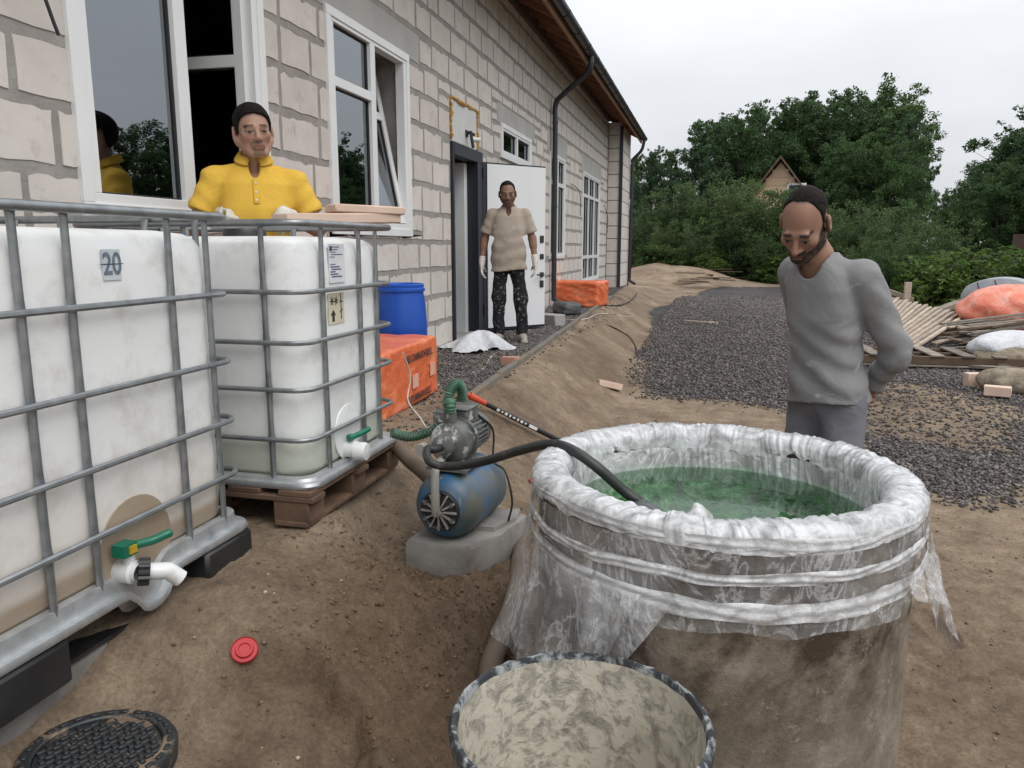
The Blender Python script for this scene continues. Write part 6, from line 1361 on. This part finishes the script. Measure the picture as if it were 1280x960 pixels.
def folds(amp, fns):
    def f(P):
        x, y, z = P[..., 0], P[..., 1], P[..., 2]; return amp*sum(fn(x, y, z) for fn in fns)
    return f
def body_of(J, h, headpose, tone, hands, **kw):
    pos, Rm, sc = headpose; pts = np.array([p for p in J.values()]); lo = np.minimum(pts.min(0), pos)-np.array([.14, .2, .1]); hi = pts.max(0)+np.array([.14, .2, .3]); v = Vol(lo, hi, h)
    v.ell(J['pelvis'], (.14, .098, .12), .05); v.ell((J['pelvis']+J['chest'])/2, (.125, .085, .16), .05); v.ell(J['chest'], (.138, .096, .15), .05)
    v.cone(J['shL'], J['shR'], .042, .042, .03); v.cone(J['neck'], pos+Rm@np.array([0, .012, -.055])*sc, .060, .053, .03); v.cone(J['neck']+np.array([-.06, .01, -.06]), J['neck']+np.array([.06, .01, -.06]), .034, .034, .04)
    for s in 'LR':
        v.chain([J['sh'+s], J['el'+s], J['wr'+s]], [.052, .041, .028], .02); m_ = J['el'+s]*.7+J['wr'+s]*.3; v.cone(J['el'+s], m_, .042, .042, .02)
        v.chain([J['hip'+s], J['kn'+s], J['an'+s]], [.074, .054, .040], .04); v.cone(J['kn'+s], J['kn'+s]*.6+J['an'+s]*.4+np.array([0, .02, 0]), .052, .052, .03); v.cone(J['an'+s]+np.array([0, .03, -.04]), J['an'+s]+np.array([0, -.14, -.05]), .035, .028, .02)
    head_parts(v, pos, Rm, sc, **kw.pop('shape', {}))
    for a in hands: hand_parts(v, *a)
    V, F = v.mesh(); V = relax(V, F, 1, .4); return V, F, skin_cols(V, pos, Rm, sc, tone, **kw)
def std(H=1.75, sh=.185, lean=0.):
    k = H/1.75; g = lambda x, y, z: np.array([x, y, z])*k
    J = dict(pelvis=g(0, 0, .95), chest=g(0, -.0, 1.27), neck=g(0, .015, 1.46), hipL=g(.080, 0, .90), hipR=g(-.080, 0, .90), knL=g(.11, -.01, .49), knR=g(-.11, -.01, .49), anL=g(.12, .02, .085), anR=g(-.12, .02, .085))
    for s, q in (('L', 1), ('R', -1)): J['sh'+s] = g(q*sh, .01, 1.40); J['el'+s] = g(q*(sh+.07), .03, 1.12); J['wr'+s] = g(q*(sh+.09), -.02, .87)
    return J
def person(loc, rz, label, V, F, C_):
    o = np_mesh('person', V, F, 'skin', col=C_); o.location = loc; o.rotation_euler = (0, 0, rz); return tag(o, label, 'person')
def kid(name, v, mat, parent, it=2, lam=.45):
    V, F = v.mesh(); return np_mesh(name, relax(V, F, it, lam), F, mat, parent)
def trousers(J, h, zt, zb, infl, foldamp, k=.04):
    v = Vol(np.array([-.32, -.26, 0]), np.array([.32, .28, zt+.05]), h); v.ell(J['pelvis'], (.146+infl, .105+infl, .13), .04)
    for s in 'LR':
        v.chain([J['hip'+s], J['kn'+s], J['an'+s]+np.array([0, 0, -.02])], [.078+infl, .066+infl, .056+infl*.8], k)
    v.disp(folds(foldamp, [lambda x, y, z: np.sin(z*46+6*np.sin(x*17)+3*y*9)*.5, lambda x, y, z: np.sin(z*21+x*30*np.sign(x)+y*25)])); v.plane(lambda P: P[..., 2]-zt); v.plane(lambda P: zb-P[..., 2]); return v
def shoe(parent, an, rz=0, mat='shoe'):
    v = Vol((-.07, -.24, -.005), (.07, .11, .14), .006); v.cone((0, .045, .05), (0, -.03, .055), .042, .046, .03); v.cone((0, -.04, .045), (0, -.165, .032), .045, .036, .03); v.cone((0, .045, .06), (0, .04, .11), .042, .044, .02); v.cone((0, .05, .012), (0, -.175, .012), .044, .042, .006); v.plane(lambda P: .002-P[..., 2])
    V, F = v.mesh(); V = V@np.array(rotm(yaw=rz)).T+np.array([an[0], an[1]-.01, 0]); return np_mesh('shoe', V, F, mat, parent)
def glove(parent, hnd, cuff_to, h=.0055):
    w, d = np.array(hnd[0], float), np.array(hnd[1], float); v = Vol(w-.19, w+.19, h); hand_parts(v, hnd[0], hnd[1], hnd[2], hnd[3], hnd[4], .0112, 1.07, .012); u = np.array(cuff_to, float)-w; u /= np.linalg.norm(u); v.cone(w+d*0, w+u*.055, .033, .037, .02); v.disp(folds(.0012, [lambda x, y, z: np.sin(x*160)*np.sin(y*150)+np.sin(z*190)])); return kid('glove', v, 'glove', parent, 1, .4)
def sleeve_gap(v, a, b, r):           # hollow the cuff a little so the arm enters a shadowed opening
    a = np.array(a); b = np.array(b); v.cone(a, b, r, r, .004, True)
def collar(parent, J, pos, Rm, r0, mat, h=.006, open_=.35, zb=.0):
    n = J['neck']; v = Vol(n-.16, n+.16, h); N_ = 40
    for k in range(N_):
        a = -PI/2+open_+(2*PI-2*open_)*k/N_; b = -PI/2+open_+(2*PI-2*open_)*(k+1)/N_
        f = lambda t, dr, dz: n+np.array([(r0+dr)*math.cos(t)*1.05, (r0+dr)*math.sin(t)*1.0-.012, zb+dz+.030*math.sin(t)])
        for dr, dz, rr in ((.000, .022, .006), (.010, .008, .0065), (.020, -.008, .006)): v.cone(f(a, dr, dz), f(b, dr, dz), rr, rr, .010)
    return kid('collar', v, mat, parent, 1)

def hairline(pts, temple=0.):
    Y_, Z_ = np.array(pts).T
    return lambda x, y, z: (z-np.interp(y, Y_, Z_)-temple*np.exp(-((x-.042)/.018)**2)*(y < .0))*.6
BACK = [(-.008, -.012), (-.003, -.012), (.001, .036), (.040, .042), (.052, -.02), (.07, -.055), (.13, -.055)]
# ---- man in grey, bent over the ring, hands behind his back
J = std(1.78); sc = 1.06
J['pelvis'] = np.array([0, .04, .94]); J['chest'] = np.array([.0, -.03, 1.27]); J['neck'] = np.array([-.005, -.085, 1.475]); J['hipL'] = np.array([.08, .04, .91]); J['hipR'] = np.array([-.08, .04, .91]); J['shL'] = np.array([.152, -.015, 1.40]); J['shR'] = np.array([-.150, -.035, 1.41])
J['elL'] = np.array([.225, .145, 1.12]); J['wrL'] = np.array([.07, .235, .955]); J['elR'] = np.array([-.20, .15, 1.12]); J['wrR'] = np.array([-.03, .24, .93])
hp_ = np.array([-.010, -.185, 1.595]); HR = rotm(R(39), R(17), R(5)); rg1 = hairline([(-.12, .3), (-.035, .125), (-.022, .108), (-.018, .078), (-.015, .045), (-.011, .0)]+BACK, .020)
hands = [(J['wrL'], (-.55, .35, -.62), (-.5, -.75, .2), -1, (.75, .95, .7)), (J['wrR'], (.86, .2, -.2), (.1, -.9, .3), 1, (.7, .9, .6))]
V, F, C_ = body_of(J, .0045, (hp_, HR, sc), (.30, .165, .115), hands, beard=1.15, beard_c=(.014, .010, .008), scalp=rg1, shape=dict(nose=1.04, jaw=.96))
q = atd(1026, 520, 3.04); g = gz(q.x, q.y); M1 = person((q.x, q.y, g), R(-42), 'bearded man in grey long-sleeved shirt looking down into the ring, hands behind back', V, F, C_)
hair_mesh(M1, hp_, HR, sc, rg1, .0025, seed=4, rough=.004)
v = Vol((-.40, -.26, .80), (.42, .36, 1.56), .0065); v.column([(.79, 0, .04, .178, .146), (.95, 0, .035, .166, .138), (1.10, 0, .005, .144, .114), (1.24, 0, -.025, .150, .116), (1.35, 0, -.045, .152, .108), (1.405, 0, -.058, .132, .094), (1.445, -.003, -.072, .10, .084), (1.475, -.005, -.080, .080, .077), (1.49, -.005, -.085, .074, .072)], .02)
for s in 'LR': v.cone(J['neck']+np.array([.05 if s == 'L' else -.05, .012, -.045]), J['sh'+s], .046, .054, .03)
for s in 'LR': v.chain([J['sh'+s], J['el'+s], J['wr'+s]], [.068, .058, .043], .02)
v.disp(folds(.0045, [lambda x, y, z: np.sin(52*(z+.45*x-.25*y)+2.5*np.sin(9*x+5*z))*sstep(1.32, 1.12, z)*sstep(.84, .95, z), lambda x, y, z: .8*np.sin(70*(z-.8*x+.5*y)+2*np.sin(14*y))*sstep(.17, .24, np.abs(x)), lambda x, y, z: .6*np.sin(30*(x*1.2+z*.4)+3*np.sin(7*z))*sstep(1.2, 1.0, z)]))
v.plane(lambda P: .905+.018*np.sin(P[..., 0]*8+.6)-.12*P[..., 0]*0-P[..., 2]); v.cone(J['neck']+np.array([0, -.015, -.035]), J['neck']+np.array([0, -.07, .12]), .063, .078, .012, True); v.ell(J['neck']+np.array([0, -.07, -.03]), (.045, .05, .045), .012, None, True)
wl_ = J['wrL']; sleeve_gap(v, wl_+(wl_-J['elL'])*.02, wl_+(wl_-J['elL'])*.35, .040); wr_ = J['wrR']; sleeve_gap(v, wr_+(wr_-J['elR'])*.02, wr_+(wr_-J['elR'])*.35, .040); kid('shirt', v, 'shirt_grey', M1, 1)
kid('trousers', trousers(J, .009, .975, .06, .010, .003), 'trousers_grey', M1)
for s in 'LR': shoe(M1, J['an'+s])

M1.scale = (.93, .93, 1.0)
# ---- man in yellow behind the labelled tank, gloved hands on its rail
J = std(1.80, .205); sc = 1.09; yq = Vector((-2.32, 3.66, .455)); a_y = math.atan2(2.32, 3.66)-R(0)
def to_local(w): c, s = math.cos(-a_y), math.sin(-a_y); d = Vector(w)-yq; return np.array([d.x*c-d.y*s, d.x*s+d.y*c, d.z])
hr = to_local(atd(289, 262, 3.90)); hl = to_local(atd(352, 268, 3.86))
J['wrR'] = hr+np.array([-.01, .075, .02]); J['elR'] = np.array([-.300, -.03, 1.165]); J['wrL'] = hl+np.array([.01, .075, .01]); J['elL'] = np.array([.305, -.03, 1.165]); J['shR'] = np.array([-.200, .0, 1.41]); J['shL'] = np.array([.205, .0, 1.40])
hp_ = np.array([.005, -.050, 1.645]); HR = rotm(R(4), R(10), R(-5)); rg2 = hairline([(-.13, .3), (-.082, .092), (-.068, .072), (-.045, .056), (-.030, .028), (-.018, -.006)]+BACK, .004); hands = [(J['wrR'], (.25, -.9, -.35), (0, -.35, -.9), -1, (.55, .7, .5)), (J['wrL'], (-.25, -.9, -.30), (0, -.35, -.9), 1, (.55, .7, .5))]
V, F, C_ = body_of(J, .005, (hp_, HR, sc), (.36, .21, .15), hands, beard=.45, stubble=.30, full=False, scalp=rg2, shape=dict(nose=.99, jaw=1.22))
M2 = person(yq, a_y, 'smiling man in yellow polo shirt and white gloves standing behind the labelled tank', V, F, C_)
hair_mesh(M2, hp_, HR, sc, rg2, .011, seed=9, rough=.004)
def polo(J, mat, parent, h, lo, hi, hem, sleeve=.62, infl=1., fa=.0055, sl_r=(.060, .070), seed=0):
    v = Vol(lo, hi, h); n_ = J['neck']; zs = (J['shL'][2]+J['shR'][2])/2; w_ = (J['shL'][0]-J['shR'][0])/2-.005
    v.column([(hem-.05, 0, .005, .182*infl, .142*infl), (hem+.15, 0, 0, .178*infl, .140*infl), (1.12, 0, -.005, .172*infl, .135*infl), (1.26, 0, -.01, .182, .130), (zs-.02, 0, 0, w_, .112), (zs+.025, 0, .003, w_*.78, .094), (zs+.06, 0, .008, .105, .080), (zs+.085, 0, n_[1], .074, .068), (zs+.10, 0, n_[1], .07, .065)], .02)
    for s in 'LR': v.cone(n_+np.array([.06 if s == 'L' else -.06, .0, -.045]), J['sh'+s], .042, .056, .03)
    ends = []
    for s in 'LR':
        e = J['sh'+s]+(J['el'+s]-J['sh'+s])*sleeve; v.chain([J['sh'+s], e], list(sl_r), .03); d = (e-J['sh'+s])/np.linalg.norm(e-J['sh'+s]); ends.append((e+d*.02, d, s))
    v.disp(folds(fa, [lambda x, y, z: np.sin(44*(z+.5*np.abs(x)*.6)+3*np.sin(11*x+seed)+2*y*6)*sstep(1.3, 1.1, z), lambda x, y, z: .9*np.sin(34*(x*1.1-.35*z)+2.2*np.sin(9*z+seed))*sstep(1.35, 1.15, z), lambda x, y, z: .5*np.sin(60*(z-.9*np.abs(x))+seed)*sstep(.19, .24, np.abs(x))]))
    for e, d, s in ends:
        def f(P, e=e, d=d): q = P-e; return np.where((np.linalg.norm(q, axis=-1) < .16), q@d, -.1)
        v.plane(f)
    v.plane(lambda P: hem+.012*np.sin(P[..., 0]*11)-P[..., 2]); v.cone(J['neck']+np.array([0, -.004, -.02]), J['neck']+np.array([0, -.03, .15]), .062, .072, .01, True); v.ell(J['neck']+np.array([0, -.085, -.035]), (.026, .06, .06), .01, None, True)
    return kid('polo_shirt', v, mat, parent, 1)
polo(J, 'shirt_yellow', M2, .0065, (-.40, -.22, .80), (.40, .22, 1.58), .88, seed=1); collar(M2, J, hp_, HR, .066, 'shirt_yellow', zb=.012)
pk_ = MB(); yf = -.128
pk_.box((0.004, -.125, 1.345), (.028, .012, .13), Matrix.Rotation(R(-12), 3, 'X')); pk_.build('placket', 'shirt_yellow', M2, bevel=.003)
for z in (1.385, 1.34, 1.30): MB().lathe([(.0003, 0), (.0055, 0), (.0055, .003), (.0003, .003)], 10, (.004, -.125-.0075-(1.345-z)*.2, z), Matrix.Rotation(R(90), 3, 'X')).build('button', 'print_white', M2)
for i, s in enumerate('RL'): glove(M2, hands[i], J['el'+s])
kid('trousers', trousers(J, .011, 1.02, .06, .02, .004), 'trousers_grey', M2)
for s in 'LR': shoe(M2, J['an'+s])

# ---- man by the door
J = std(1.77, .180); sc = 1.10; d0 = onz(636, 427, .46)
J['elL'] = np.array([.262, .03, 1.15]); J['wrL'] = np.array([.295, -.03, .90]); J['elR'] = np.array([-.272, .03, 1.14]); J['wrR'] = np.array([-.300, -.02, .885]); J['anL'] = np.array([.155, .01, .085]); J['anR'] = np.array([-.115, .03, .085]); J['knL'] = np.array([.135, -.01, .49])
hp_ = np.array([-.012, -.035, 1.635]); HR = rotm(R(10), R(4), R(-2)); rg3 = hairline([(-.12, .3), (-.07, .105), (-.05, .088), (-.034, .062), (-.022, .03), (-.014, .0)]+BACK, .016); hands = [(J['wrL'], (.0, -.15, -1), (-.9, -.1, 0), 1, (.25, .3, .25)), (J['wrR'], (.0, -.15, -1), (.9, -.1, 0), -1, (.25, .3, .25))]
V, F, C_ = body_of(J, .0065, (hp_, HR, sc), (.235, .13, .09), hands, beard=.75, stubble=.5, scalp=rg3)
M3 = person((d0.x, d0.y, .462), math.atan2(-d0.x, d0.y)-R(2), 'man in beige polo shirt and paint-splashed black trousers before the open door', V, F, C_)
hair_mesh(M3, hp_, HR, sc, rg3, .005, h=.006, seed=14)
polo(J, 'shirt_beige', M3, .009, (-.42, -.24, .72), (.42, .24, 1.56), .80, sleeve=.70, infl=1.10, fa=.0040, sl_r=(.060, .076), seed=2); collar(M3, J, hp_, HR, .066, 'shirt_beige', .008, zb=.008)
for i, s in enumerate('LR'): glove(M3, hands[i], J['el'+s], .007)
kid('trousers', trousers(J, .010, .93, .075, .008, .005), 'trousers_black', M3)
for s in 'LR': shoe(M3, J['an'+s], R(8 if s == 'L' else -8))
